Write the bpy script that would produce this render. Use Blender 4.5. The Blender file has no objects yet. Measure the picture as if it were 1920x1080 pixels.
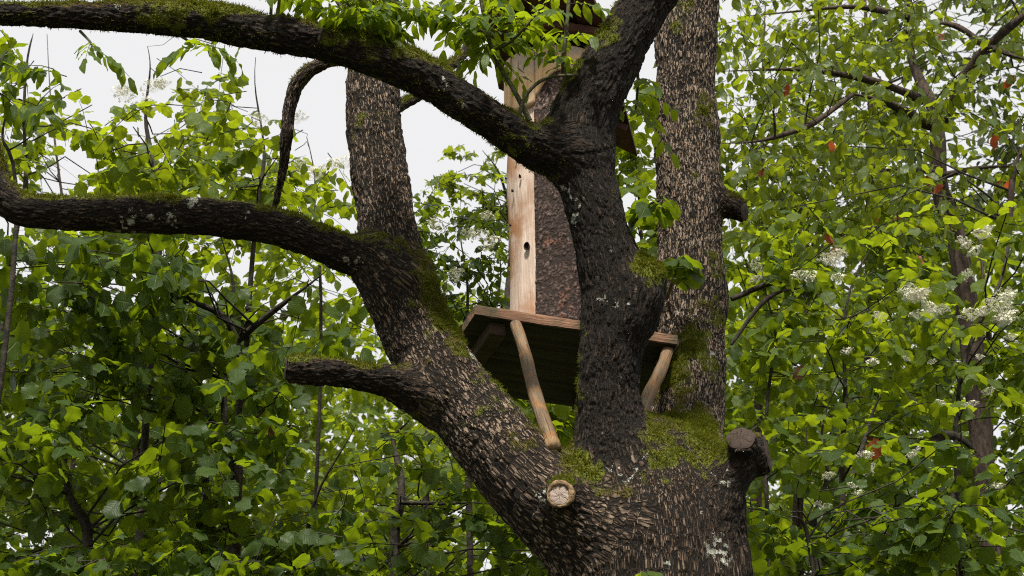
import bpy, math, random
import numpy as np
from mathutils import Vector, Quaternion, Matrix

random.seed(7)
RNG = np.random.default_rng(7)
scene = bpy.context.scene
COL = scene.collection
R = math.radians

# ------------------------------------------------------------------ camera
FPX, PITCH, CAMZ = 3200.0, R(22.0), 1.6          # focal length in pixels of a 1920 px wide frame
cam_d = bpy.data.cameras.new('camera')
cam_d.sensor_width = 36.0
cam_d.lens = 36.0 * FPX / 1920.0
cam_d.clip_start, cam_d.clip_end = 0.1, 2000.0
cam_d.dof.use_dof = True
cam_d.dof.focus_distance = 8.0
cam_d.dof.aperture_fstop = 8.0
cam = bpy.data.objects.new('camera', cam_d)
cam.location = (0, 0, CAMZ)
cam.rotation_euler = (math.pi / 2 + PITCH, 0, 0)
COL.objects.link(cam)
scene.camera = cam

# ------------------------------------------------------------------ sky and sun
SUN_EL, SUN_AZ = R(61.0), R(186.0)               # azimuth clockwise from +Y (view direction)
world = bpy.data.worlds.new('World')
scene.world = world
world.use_nodes = True
wn, wl = world.node_tree.nodes, world.node_tree.links
wn.clear()
w_out = wn.new('ShaderNodeOutputWorld')
w_bg = wn.new('ShaderNodeBackground')
w_sky = wn.new('ShaderNodeTexSky')
w_sky.sky_type = 'NISHITA'
w_sky.sun_disc = False
w_sky.sun_elevation = SUN_EL
w_sky.sun_rotation = SUN_AZ
w_sky.dust_density = 4.0
w_mix = wn.new('ShaderNodeMix'); w_mix.data_type = 'RGBA'
w_mix.inputs[0].default_value = 0.90             # high thin cloud veils the blue
w_mix.inputs[7].default_value = (6.35, 6.3, 6.25, 1)
wl.new(w_sky.outputs[0], w_mix.inputs[6])
wl.new(w_mix.outputs[2], w_bg.inputs[0])
w_bg.inputs[1].default_value = 0.1
wl.new(w_bg.outputs[0], w_out.inputs[0])

sun_d = bpy.data.lights.new('sun', 'SUN')
sun_d.energy = 5.0
sun_d.angle = R(6.0)
sun_d.color = (1.0, 0.95, 0.87)
sun = bpy.data.objects.new('sun', sun_d)
sdir = Vector((math.sin(SUN_AZ) * math.cos(SUN_EL), math.cos(SUN_AZ) * math.cos(SUN_EL), math.sin(SUN_EL)))
sun.rotation_euler = sdir.to_track_quat('Z', 'Y').to_euler()
COL.objects.link(sun)

vs = scene.view_settings
vs.view_transform = 'Standard'
vs.look = 'None'
vs.exposure = 0.58
vs.gamma = 1.0
scene.cycles.max_bounces = 7
scene.cycles.diffuse_bounces = 4
scene.cycles.glossy_bounces = 2
scene.cycles.transmission_bounces = 4
scene.cycles.use_denoising = False
scene.cycles.pixel_filter_type = 'BLACKMAN_HARRIS'
scene.cycles.filter_width = 1.1

# ------------------------------------------------------------------ pixel helpers
CP, SP = math.cos(PITCH), math.sin(PITCH)

def W(px, py, Y):
    """point of the photograph's pixel (px, py) that stands at distance Y along the ground"""
    a, b = (px - 960.0) / FPX, (540.0 - py) / FPX
    dy, dz = CP - b * SP, SP + b * CP
    t = Y / dy
    return np.array((a * t, Y, CAMZ + dz * t))

def depth(p):
    return p[1] * CP + (p[2] - CAMZ) * SP

def mpp(p):
    return depth(p) / FPX

def to_px(P):
    P = np.asarray(P)
    d = P[..., 1] * CP + (P[..., 2] - CAMZ) * SP
    v = -P[..., 1] * SP + (P[..., 2] - CAMZ) * CP
    return 960 + FPX * P[..., 0] / d, 540 - FPX * v / d, d

# ------------------------------------------------------------------ object helpers
def tag(o, label=None, cat=None, group=None, kind=None):
    if label: o['label'] = label
    if cat: o['category'] = cat
    if group: o['group'] = group
    if kind: o['kind'] = kind
    return o

def empty(name, loc, label, cat, group=None):
    o = bpy.data.objects.new(name, None)
    o.location = tuple(float(v) for v in loc)
    o.empty_display_size = 0.2
    COL.objects.link(o)
    return tag(o, label, cat, group)

def mesh_np(name, V, quads=None, tris=None, mat=None, smooth=True, color=None, cname='bk', normals=None):
    me = bpy.data.meshes.new(name)
    V = np.asarray(V, np.float32)
    me.vertices.add(len(V))
    me.vertices.foreach_set('co', V.ravel())
    nq = 0 if quads is None else len(quads)
    nt = 0 if tris is None else len(tris)
    idx = []
    if nq: idx.append(np.asarray(quads, np.int32).ravel())
    if nt: idx.append(np.asarray(tris, np.int32).ravel())
    idx = np.concatenate(idx)
    me.loops.add(len(idx))
    me.loops.foreach_set('vertex_index', idx)
    me.polygons.add(nq + nt)
    st = np.concatenate([np.arange(nq) * 4, nq * 4 + np.arange(nt) * 3]).astype(np.int32)
    me.polygons.foreach_set('loop_start', st)
    me.update(calc_edges=True)
    me.validate()
    me.polygons.foreach_set('use_smooth', np.full(nq + nt, smooth, bool))
    if color is not None:
        at = me.color_attributes.new(cname, 'FLOAT_COLOR', 'POINT')
        c = np.ones((len(V), 4), np.float32)
        c[:, :color.shape[1]] = color
        at.data.foreach_set('color', c.ravel())
    if normals is not None:
        me.normals_split_custom_set_from_vertices([tuple(n) for n in normals.tolist()])
    if mat: me.materials.append(mat)
    return me

def put(name, me, parent=None, loc=(0, 0, 0)):
    o = bpy.data.objects.new(name, me)
    o.location = tuple(float(v) for v in loc)
    COL.objects.link(o)
    if parent is not None: o.parent = parent
    return o

def catmull(P, n):
    """smooth curve through rows of P (any columns), n samples per span"""
    P = np.asarray(P, float)
    if len(P) == 2:
        t = np.linspace(0, 1, n + 1)[:, None]
        return P[0] * (1 - t) + P[1] * t
    Q = np.vstack([2 * P[0] - P[1], P, 2 * P[-1] - P[-2]])
    out = []
    for i in range(1, len(Q) - 2):
        t = np.linspace(0, 1, n, endpoint=False)[:, None]
        a, b, c, d = Q[i - 1], Q[i], Q[i + 1], Q[i + 2]
        out.append(0.5 * (2 * b + (c - a) * t + (2 * a - 5 * b + 4 * c - d) * t**2 + (3 * b - a - 3 * c + d) * t**3))
    out.append(P[-1][None])
    return np.vstack(out)

def tubes(polys, rads, sides=5):
    """(S,K,3) polylines and (S,K) radii to one vertex and quad set"""
    polys = np.asarray(polys, float); rads = np.asarray(rads, float)
    S, K, _ = polys.shape
    T = np.gradient(polys, axis=1)
    T /= np.linalg.norm(T, axis=2, keepdims=True) + 1e-9
    ref = np.where(np.abs(T[:, :1, 2:3]) > 0.85, np.array([1.0, 0.1, 0]), np.array([0.0, 0.1, 1.0]))
    N = np.cross(T, np.broadcast_to(ref, T.shape)); N /= np.linalg.norm(N, axis=2, keepdims=True) + 1e-9
    B = np.cross(T, N)
    a = np.arange(sides) * 2 * math.pi / sides
    V = polys[:, :, None, :] + rads[:, :, None, None] * (np.cos(a)[None, None, :, None] * N[:, :, None, :] + np.sin(a)[None, None, :, None] * B[:, :, None, :])
    s, k, j = np.meshgrid(np.arange(S), np.arange(K - 1), np.arange(sides), indexing='ij')
    j2 = (j + 1) % sides
    base = s * K * sides
    q = np.stack([base + k * sides + j, base + k * sides + j2, base + (k + 1) * sides + j2, base + (k + 1) * sides + j], -1)
    return V.reshape(-1, 3), q.reshape(-1, 4)

# ------------------------------------------------------------------ numpy noise
def hash3(i, j, k, s=0):
    h = (i.astype(np.uint32) * np.uint32(73856093)) ^ (j.astype(np.uint32) * np.uint32(19349663)) ^ (k.astype(np.uint32) * np.uint32(83492791)) ^ np.uint32(s * 2654435 & 0xFFFFFFFF)
    h ^= h >> np.uint32(13)
    h *= np.uint32(1274126177)
    h ^= h >> np.uint32(16)
    return (h & np.uint32(0xFFFFFF)).astype(np.float32) * np.float32(1.0 / 0xFFFFFF)

def vnoise(P, s=0):
    P = np.asarray(P, np.float32)
    I = np.floor(P).astype(np.int32); f = P - I
    f = f * f * (3 - 2 * f)
    r = 0
    for a in (0, 1):
        for b in (0, 1):
            for c in (0, 1):
                w = (f[:, 0] if a else 1 - f[:, 0]) * (f[:, 1] if b else 1 - f[:, 1]) * (f[:, 2] if c else 1 - f[:, 2])
                r = r + w * hash3(I[:, 0] + a, I[:, 1] + b, I[:, 2] + c, s)
    return r

def fbm(P, o=3, s=0):
    r, a, t = 0, 1.0, 0
    for i in range(o):
        r = r + a * vnoise(P * (2.03 ** i), s + i * 11); t += a; a *= 0.5
    return r / t

import time as _time
_T0 = _time.perf_counter()
def lap(what): print('LAP %-22s %.1f' % (what, _time.perf_counter() - _T0))

def voro(P, s=0):
    """F1, F2 and a cell value"""
    P = np.asarray(P, np.float32)
    I = np.floor(P).astype(np.int32)
    f1 = np.full(len(P), 9.0, np.float32); f2 = f1.copy(); cv = np.zeros(len(P), np.float32)
    for a in (-1, 0, 1):
        for b in (-1, 0, 1):
            for c in (-1, 0, 1):
                i, j, k = I[:, 0] + a, I[:, 1] + b, I[:, 2] + c
                h = hash3(i, j, k, s)
                dx = i + h - P[:, 0]
                dy = j + hash3(i, j, k, s + 1) - P[:, 1]
                dz = k + hash3(i, j, k, s + 2) - P[:, 2]
                d = np.sqrt((dx * dx + dy * dy + dz * dz).astype(np.float32))
                m = d < f1
                f2 = np.where(m, f1, np.minimum(f2, d))
                cv = np.where(m, h, cv)
                f1 = np.where(m, d, f1)
    return f1, f2, cv

# ------------------------------------------------------------------ materials
def new_mat(name):
    m = bpy.data.materials.new(name)
    m.use_nodes = True
    nt = m.node_tree
    nt.nodes.clear()
    out = nt.nodes.new('ShaderNodeOutputMaterial')
    return m, nt, out

class NB:
    """small node-building helper"""
    def __init__(self, nt): self.nt = nt
    def n(self, t, **kw):
        x = self.nt.nodes.new(t)
        for k, v in kw.items(): setattr(x, k, v)
        return x
    def set(self, sock, v):
        if hasattr(v, 'is_output'): self.nt.links.new(v, sock)
        else: sock.default_value = v
    def math(self, op, a, b=0.0, c=0.0, clamp=False):
        x = self.n('ShaderNodeMath', operation=op, use_clamp=clamp)
        for i, v in enumerate((a, b, c)): self.set(x.inputs[i], v)
        return x.outputs[0]
    def mix(self, f, a, b, blend='MIX'):
        x = self.n('ShaderNodeMix', data_type='RGBA', blend_type=blend)
        self.set(x.inputs[0], f)
        self.set(x.inputs[6], a if hasattr(a, 'is_output') else (*a, 1))
        self.set(x.inputs[7], b if hasattr(b, 'is_output') else (*b, 1))
        return x.outputs[2]
    def ramp(self, f, lo, hi):
        x = self.n('ShaderNodeMapRange', interpolation_type='SMOOTHSTEP')
        self.set(x.inputs[0], f); x.inputs[1].default_value = lo; x.inputs[2].default_value = hi
        return x.outputs[0]
    def noise(self, vec, scale, detail=3.0, rough=0.55, dist=0.0):
        x = self.n('ShaderNodeTexNoise')
        if vec is not None: self.set(x.inputs['Vector'], vec)
        x.inputs['Scale'].default_value = scale; x.inputs['Detail'].default_value = detail
        x.inputs['Roughness'].default_value = rough; x.inputs['Distortion'].default_value = dist
        return x.outputs[0]
    def coord(self): return self.n('ShaderNodeTexCoord').outputs['Object']
    def scaled(self, vec, s):
        x = self.n('ShaderNodeMapping'); self.set(x.inputs[0], vec); x.inputs['Scale'].default_value = s
        return x.outputs[0]
    def attr(self, name):
        a = self.n('ShaderNodeAttribute', attribute_name=name)
        s = self.n('ShaderNodeSeparateColor'); self.set(s.inputs[0], a.outputs['Color'])
        return s.outputs[0], s.outputs[1], s.outputs[2], a.outputs['Alpha']
    def bump(self, h, strength, dist):
        x = self.n('ShaderNodeBump'); self.set(x.inputs['Height'], h)
        x.inputs['Strength'].default_value = strength; x.inputs['Distance'].default_value = dist
        return x.outputs[0]
    def principled(self, base, rough=0.8, spec=0.3, normal=None):
        x = self.n('ShaderNodeBsdfPrincipled')
        self.set(x.inputs['Base Color'], base if hasattr(base, 'is_output') else (*base, 1))
        self.set(x.inputs['Roughness'], rough); self.set(x.inputs['Specular IOR Level'], spec)
        if normal is not None: self.set(x.inputs['Normal'], normal)
        return x.outputs[0]

def mat_bark():
    """bk on the mesh: r relief height, g moss, b lichen, alpha paleness; lc: coordinates round and along the limb in metres"""
    m, nt, out = new_mat('old_bark'); b = NB(nt)
    h, moss, lich, tone = b.attr('bk')
    lc = b.n('ShaderNodeAttribute', attribute_name='lc').outputs['Vector']
    co = b.coord()
    n1 = b.noise(co, 130.0, 3.0, 0.65)
    n2 = b.noise(co, 5.0, 4.0, 0.6)
    n3 = b.noise(co, 330.0, 2.0, 0.6)
    warp = b.n('ShaderNodeTexNoise'); b.set(warp.inputs['Vector'], lc); warp.inputs['Scale'].default_value = 22.0; warp.inputs['Detail'].default_value = 2.0
    wv = b.n('ShaderNodeVectorMath', operation='MULTIPLY_ADD'); b.set(wv.inputs[0], warp.outputs['Color']); wv.inputs[1].default_value = (0.026, 0.026, 0.03); b.set(wv.inputs[2], lc)
    st = b.scaled(wv.outputs[0], (1.0, 1.0, 0.15))
    f = b.noise(st, 92.0, 4.0, 0.62)
    v = b.n('ShaderNodeTexVoronoi', feature='DISTANCE_TO_EDGE'); b.set(v.inputs['Vector'], st); v.inputs['Scale'].default_value = 78.0
    edge = b.ramp(v.outputs[0], 0.01, 0.20)
    br = b.noise(b.scaled(lc, (1.0, 1.0, 0.5)), 150.0, 3.0, 0.65)
    # ridge strength: long interlacing ridges, broken across into flakes
    rid = b.math('ADD', b.math('MULTIPLY', b.math('SUBTRACT', f, 0.5), 1.5), b.math('MULTIPLY', edge, 0.42))
    rid = b.math('ADD', rid, b.math('MULTIPLY', b.math('SUBTRACT', br, 0.5), 0.95))
    rid = b.math('ADD', rid, b.math('MULTIPLY', b.math('SUBTRACT', h, 0.5), 0.32))
    brown = b.ramp(rid, -0.02, 0.45)
    bt = b.ramp(b.math('ADD', tone, b.math('MULTIPLY', b.math('SUBTRACT', n2, 0.5), 0.25)), -0.05, 0.30)
    c = b.mix(brown, (0.008, 0.0062, 0.0045), b.mix(bt, (0.024, 0.0165, 0.0115), b.mix(n2, (0.048, 0.030, 0.017), (0.084, 0.057, 0.037))))
    thr = b.math('SUBTRACT', rid, b.math('MULTIPLY', b.math('SUBTRACT', 1.0, tone), 0.62))
    pale = b.ramp(thr, -0.04, 0.46)
    c = b.mix(pale, c, b.mix(n2, (0.19, 0.134, 0.090), (0.34, 0.262, 0.192)))
    mm = b.ramp(b.math('ADD', moss, b.math('MULTIPLY', b.math('SUBTRACT', n1, 0.5), 0.6)), 0.42, 0.62)
    mc = b.mix(n1, (0.034, 0.042, 0.005), (0.17, 0.185, 0.014))
    mc = b.mix(b.ramp(b.noise(co, 3.1, 3.0), 0.45, 0.68), mc, b.mix(n1, (0.030, 0.020, 0.008), (0.11, 0.070, 0.020)))
    c = b.mix(mm, c, mc)
    ll = b.ramp(b.math('ADD', lich, b.math('MULTIPLY', b.math('SUBTRACT', n1, 0.5), 0.9)), 0.55, 0.62)
    c = b.mix(ll, c, b.mix(n3, (0.28, 0.29, 0.23), (0.50, 0.50, 0.42)))
    bh = b.math('ADD', b.math('MULTIPLY', brown, 1.0), b.math('ADD', b.math('MULTIPLY', n1, 0.35), b.math('MULTIPLY', n3, 0.2)))
    s = b.principled(c, 0.85, 0.2, b.bump(bh, 1.0, 0.014))
    nt.links.new(s, out.inputs[0])
    return m

def mat_leaf(name, dark, light, trans, gloss=0.42, spec=0.45, tfac=0.52, vein=9.0):
    m, nt, out = new_mat(name); b = NB(nt)
    u, v, r, _ = b.attr('lf')
    oi = b.n('ShaderNodeObjectInfo').outputs['Random']
    rnd = b.math('FRACT', b.math('ADD', r, oi))
    r2 = b.math('FRACT', b.math('MULTIPLY', rnd, 7.31))
    au = b.math('ABSOLUTE', b.math('SUBTRACT', b.math('MULTIPLY', u, 2.0), 1.0))
    vv = b.math('FRACT', b.math('MULTIPLY', b.math('SUBTRACT', v, b.math('MULTIPLY', au, 0.30)), vein))
    side = b.ramp(b.math('ABSOLUTE', b.math('SUBTRACT', vv, 0.5)), 0.16, 0.02)
    mid = b.ramp(au, 0.10, 0.02)
    veins = b.math('MAXIMUM', b.math('MULTIPLY', side, 0.55), mid)
    base = b.mix(rnd, dark, light)
    base = b.mix(b.math('MULTIPLY', veins, 0.35), base, tuple(x * 1.9 for x in light))
    blot = b.noise(b.coord(), 22.0, 2.0)
    base = b.mix(b.ramp(blot, 0.62, 0.80), base, (0.075, 0.085, 0.022))
    tr = b.mix(r2, tuple(x * 0.62 for x in trans), trans)
    tr = b.mix(b.math('MULTIPLY', veins, 0.45), tr, tuple(x * 0.45 for x in trans))
    nrm = b.bump(b.math('SUBTRACT', 1.0, veins), 0.55, 0.004)
    p = b.principled(base, gloss, spec, nrm)
    t = b.n('ShaderNodeBsdfTranslucent'); b.set(t.inputs[0], tr)
    mx = b.n('ShaderNodeMixShader'); mx.inputs[0].default_value = tfac
    nt.links.new(p, mx.inputs[1]); nt.links.new(t.outputs[0], mx.inputs[2])
    nt.links.new(mx.outputs[0], out.inputs[0])
    return m

def mat_plain(name, a, c, scale=30.0, rough=0.85, stretch=(1, 1, 1), bump=0.5, dist=0.006, spec=0.25):
    m, nt, out = new_mat(name); b = NB(nt)
    co = b.scaled(b.coord(), stretch)
    n1 = b.noise(co, scale, 4.0, 0.62, 0.3)
    n2 = b.noise(co, scale * 5, 3.0, 0.6)
    f = b.ramp(b.math('ADD', n1, b.math('MULTIPLY', b.math('SUBTRACT', n2, 0.5), 0.4)), 0.30, 0.72)
    s = b.principled(b.mix(f, a, c), rough, spec, b.bump(f, bump, dist))
    nt.links.new(s, out.inputs[0])
    return m

def mat_wood(name, a, c, axis, stain=None, rough=0.75, grain=26.0, bump=0.5, under=None):
    """long-grained timber; axis = 0/1/2 is the grain direction in object space"""
    m, nt, out = new_mat(name); b = NB(nt)
    st = [1.0, 1.0, 1.0]; st[axis] = 0.06
    co = b.coord()
    g = b.noise(b.scaled(co, tuple(st)), grain, 5.0, 0.65, 0.6)
    g2 = b.noise(b.scaled(co, tuple(st)), grain * 5, 3.0, 0.7)
    crack = b.ramp(b.noise(b.scaled(co, tuple(st)), grain * 1.7, 2.0, 0.5, 1.0), 0.33, 0.25)
    f = b.ramp(b.math('ADD', g, b.math('MULTIPLY', b.math('SUBTRACT', g2, 0.5), 0.5)), 0.28, 0.75)
    col = b.mix(f, a, c)
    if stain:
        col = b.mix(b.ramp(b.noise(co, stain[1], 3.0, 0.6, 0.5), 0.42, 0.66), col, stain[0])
    if under:                                          # faces pointing down take a darker olive-brown colour
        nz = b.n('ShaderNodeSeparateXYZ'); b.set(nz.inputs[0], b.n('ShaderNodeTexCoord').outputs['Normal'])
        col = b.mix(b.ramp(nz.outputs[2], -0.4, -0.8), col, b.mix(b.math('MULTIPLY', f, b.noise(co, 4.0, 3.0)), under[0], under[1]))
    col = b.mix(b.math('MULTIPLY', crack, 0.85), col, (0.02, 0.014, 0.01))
    hh = b.math('SUBTRACT', f, crack)
    s = b.principled(col, rough, 0.25, b.bump(hh, bump, 0.004))
    nt.links.new(s, out.inputs[0])
    return m

def mat_cut(name, a, c, rim):
    """sawn end grain: rings and radial checks about the object's own Z axis"""
    m, nt, out = new_mat(name); b = NB(nt)
    co = b.coord()
    sx = b.n('ShaderNodeSeparateXYZ'); b.set(sx.inputs[0], co)
    rad = b.math('SQRT', b.math('ADD', b.math('MULTIPLY', sx.outputs[0], sx.outputs[0]), b.math('MULTIPLY', sx.outputs[1], sx.outputs[1])))
    ang = b.math('ARCTAN2', sx.outputs[1], sx.outputs[0])
    n = b.noise(co, 40.0, 3.0)
    ring = b.math('SINE', b.math('ADD', b.math('MULTIPLY', rad, 1100.0), b.math('MULTIPLY', n, 6.0)))
    chk = b.math('SINE', b.math('ADD', b.math('MULTIPLY', ang, 6.0), b.math('MULTIPLY', n, 9.0)))
    crack = b.math('MULTIPLY', b.ramp(chk, 0.86, 0.97), b.ramp(n, 0.40, 0.6))
    col = b.mix(b.math('ADD', b.math('MULTIPLY', ring, 0.2), n), a, c)
    col = b.mix(crack, col, rim)
    s = b.principled(col, 0.8, 0.2, b.bump(b.math('SUBTRACT', b.math('MULTIPLY', ring, 0.1), crack), 0.6, 0.004))
    nt.links.new(s, out.inputs[0])
    return m

M_BARK = mat_bark()
M_STEM = mat_plain('shrub_stem_bark', (0.012, 0.010, 0.007), (0.055, 0.045, 0.034), 22.0, 0.85)
M_STEMB = mat_plain('brown_trunk_bark', (0.016, 0.011, 0.008), (0.075, 0.052, 0.038), 30.0, 0.9, (1, 1, 0.35))
M_TWIG = mat_plain('green_brown_twig', (0.035, 0.035, 0.016), (0.10, 0.095, 0.045), 60.0, 0.7)
M_MOSS = mat_leaf('moss_blades', (0.022, 0.026, 0.004), (0.150, 0.165, 0.013), (0.22, 0.24, 0.012), 0.8, 0.1, 0.35)
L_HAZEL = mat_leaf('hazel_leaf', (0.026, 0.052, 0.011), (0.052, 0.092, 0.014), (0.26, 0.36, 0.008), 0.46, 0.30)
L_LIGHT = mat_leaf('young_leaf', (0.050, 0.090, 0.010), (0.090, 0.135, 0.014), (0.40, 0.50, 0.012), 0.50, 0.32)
L_PLUM = mat_leaf('plum_leaf', (0.045, 0.080, 0.016), (0.085, 0.120, 0.026), (0.36, 0.44, 0.014), 0.40, 0.30)
L_DARK = mat_leaf('dogwood_leaf', (0.020, 0.042, 0.014), (0.040, 0.070, 0.020), (0.18, 0.26, 0.010), 0.38, 0.30)
L_ASH = mat_leaf('ash_leaflet', (0.045, 0.085, 0.010), (0.075, 0.125, 0.014), (0.38, 0.50, 0.010), 0.46, 0.30)
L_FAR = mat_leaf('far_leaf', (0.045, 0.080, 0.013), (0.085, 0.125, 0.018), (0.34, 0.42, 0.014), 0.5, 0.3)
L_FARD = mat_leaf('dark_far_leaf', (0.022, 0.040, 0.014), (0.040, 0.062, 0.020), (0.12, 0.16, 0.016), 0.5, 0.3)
L_RED = mat_leaf('withered_red_leaf', (0.24, 0.050, 0.020), (0.34, 0.085, 0.030), (0.55, 0.11, 0.03))
L_BROWN = mat_leaf('dead_brown_leaf', (0.11, 0.055, 0.025), (0.20, 0.11, 0.055), (0.20, 0.08, 0.03), 0.7, 0.2)
M_PETAL = mat_leaf('cream_petal', (0.62, 0.60, 0.48), (0.80, 0.78, 0.66), (0.7, 0.68, 0.5), 0.6, 0.2, 0.3)
M_CUTD = mat_cut('weathered_cut', (0.024, 0.016, 0.012), (0.062, 0.042, 0.030), (0.012, 0.009, 0.007))
M_CUTP = mat_cut('pale_cut', (0.22, 0.16, 0.125), (0.46, 0.38, 0.32), (0.05, 0.035, 0.025))
M_CALLUS = mat_plain('callus_bark', (0.055, 0.032, 0.016), (0.30, 0.20, 0.105), 45.0, 0.8, bump=0.6)

# ------------------------------------------------------------------ ground
def build_ground():
    n = 60
    xs = np.linspace(-1, 1, n)
    X, Y = np.meshgrid(np.sign(xs) * np.abs(xs) ** 2.2 * 260, np.sign(xs) * np.abs(xs) ** 2.2 * 260 + 6, indexing='ij')
    P = np.stack([X.ravel(), Y.ravel(), np.zeros(n * n)], 1)
    P[:, 2] = (fbm(P * 0.22 + 5, 3) - 0.5) * 0.35 - 0.10
    i, j = np.meshgrid(np.arange(n - 1), np.arange(n - 1), indexing='ij')
    q = np.stack([i * n + j, (i + 1) * n + j, (i + 1) * n + j + 1, i * n + j + 1], -1).reshape(-1, 4)
    m = mat_plain('woodland_floor', (0.035, 0.028, 0.018), (0.055, 0.075, 0.022), 3.0, 0.95, bump=0.8, dist=0.03)
    tag(put('ground', mesh_np('ground', P, quads=q, mat=m)), kind='structure')
build_ground()

# ------------------------------------------------------------------ the old tree: skeleton
# part, [(px, py, radius in px, Y)], blend width (m), bark paleness, extra moss, cut plane?, bark scale
LIMBS = []
def limb(part, pts, k=0.08, tone=0.3, moss=0.0, cut=None, relief=1.0, world_tail=None, up=None):
    P = []
    for (px, py, r, Y) in pts:
        p = W(px, py, Y); P.append([*p, r * mpp(p)])
    if world_tail: P = [list(v) for v in world_tail] + P
    if up: P = P + [list(v) for v in up]
    C = catmull(P, 7)
    C[:, 3] = np.maximum(C[:, 3], 0.012)
    s = np.concatenate([[0], np.cumsum(np.linalg.norm(np.diff(C[:, :3], axis=0), axis=1))])
    w = 1 + 0.09 * (vnoise(np.stack([s * 3.1, np.full_like(s, len(LIMBS) * 7.7), s * 0], 1)) - 0.5) * 2
    C[:, 3] *= w
    LIMBS.append(dict(part=part, C=C, s=s, k=k, tone=tone, moss=moss, cut=cut, relief=relief))
    return LIMBS[-1]

p = W(1226, 1090, 7.2)
limb('trunk', [(1232, 1110, 172, 7.2), (1222, 985, 160, 7.2), (1212, 905, 132, 7.22)], k=0.10, tone=0.26,
     world_tail=[(p[0] + 0.03, 7.2, -0.25, 0.66), (p[0] + 0.02, 7.2, 0.35, 0.50), (p[0] + 0.01, 7.2, 1.2, 0.42), (p[0], 7.2, 2.2, 0.405)])
p = W(700, -60, 7.45)
limb('stem', [(1190, 1030, 140, 7.15), (1085, 975, 112, 7.05), (985, 893, 82, 7.05), (905, 800, 74, 7.1), (838, 715, 71, 7.15),
              (787, 630, 68, 7.2), (752, 550, 66, 7.2), (734, 470, 58, 7.22), (722, 390, 53, 7.27), (710, 300, 52, 7.32), (701, 200, 52, 7.38), (696, 110, 50, 7.42), (700, -60, 49, 7.45)],
     k=0.12, tone=0.52, up=[(p[0] + 0.05, 7.5, p[2] + 0.9, 0.10), (p[0] + 0.22, 7.6, p[2] + 2.0, 0.07), (p[0] + 0.3, 7.7, p[2] + 3.2, 0.03)])
p = W(1250, -60, 6.85)
limb('stem', [(1185, 985, 120, 7.15), (1160, 890, 92, 7.08), (1145, 800, 64, 7.03), (1141, 715, 57, 7.0), (1146, 630, 59, 6.98), (1150, 550, 62, 6.97), (1134, 460, 57, 6.95),
              (1112, 380, 55, 6.93), (1092, 300, 57, 6.92), (1090, 235, 62, 6.9), (1118, 165, 57, 6.88), (1162, 88, 51, 6.87), (1212, 10, 50, 6.86), (1250, -60, 48, 6.85)],
     k=0.075, tone=0.0, moss=0.02, up=[(p[0] + 0.25, 6.9, p[2] + 0.7, 0.11), (p[0] + 0.35, 7.0, p[2] + 1.9, 0.075), (p[0] + 0.6, 7.0, p[2] + 3.1, 0.03)])
limb('stem', [(1188, 590, 44, 6.95), (1202, 552, 46, 6.93), (1212, 530, 38, 6.93)], k=0.09, tone=0.0, moss=0.08)
p = W(1290, -60, 8.48)
limb('stem', [(1240, 1010, 105, 7.35), (1276, 910, 80, 7.68), (1290, 830, 69, 8.0), (1291, 740, 71, 8.2), (1293, 640, 69, 8.33), (1294, 520, 66, 8.4), (1293, 400, 65, 8.43),
              (1289, 280, 63, 8.45), (1286, 160, 60, 8.46), (1288, 60, 60, 8.47), (1290, -60, 55, 8.48)],
     k=0.10, tone=0.82, up=[(p[0], 8.55, p[2] + 1.2, 0.13), (p[0] - 0.2, 8.65, p[2] + 2.6, 0.085), (p[0] - 0.1, 8.7, p[2] + 4.0, 0.03)])
limb('trunk', [(1255, 905, 78, 7.28), (1300, 880, 58, 7.22), (1345, 895, 46, 7.15)], k=0.12, tone=0.2, moss=0.02)
# boughs
p0 = W(-60, 200, 6.9)
limb('bough', [(745, 530, 60, 7.16), (690, 488, 47, 7.12), (640, 474, 39, 7.08), (560, 440, 37, 7.02), (480, 418, 35, 6.98), (400, 408, 33, 6.95), (300, 402, 34, 6.92), (200, 401, 34, 6.9),
               (100, 399, 33, 6.88), (40, 394, 33, 6.87), (-5, 360, 34, 6.87), (-25, 300, 33, 6.88), (-50, 210, 30, 6.9), (-90, 80, 26, 6.9)],
     k=0.09, tone=0.08, moss=0.03, up=[(p0[0] - 0.3, 7.0, p0[2] + 1.3, 0.05), (p0[0] - 0.5, 7.1, p0[2] + 2.2, 0.02)])
limb('bough', [(1075, 285, 56, 6.9), (1020, 278, 43, 6.85), (962, 250, 35, 6.78), (912, 217, 35, 6.72), (868, 190, 35, 6.68), (820, 158, 34, 6.64), (760, 128, 39, 6.6), (705, 104, 40, 6.57),
               (640, 90, 31, 6.54), (580, 74, 32, 6.52), (500, 60, 35, 6.48), (400, 42, 38, 6.45), (300, 32, 37, 6.42), (200, 30, 31, 6.4), (100, 27, 28, 6.38), (0, 25, 26, 6.36), (-150, 20, 24, 6.32)],
     k=0.08, tone=0.04, moss=0.10, up=[(-3.4, 6.25, 6.2, 0.045), (-4.2, 6.2, 6.6, 0.02)])
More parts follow.
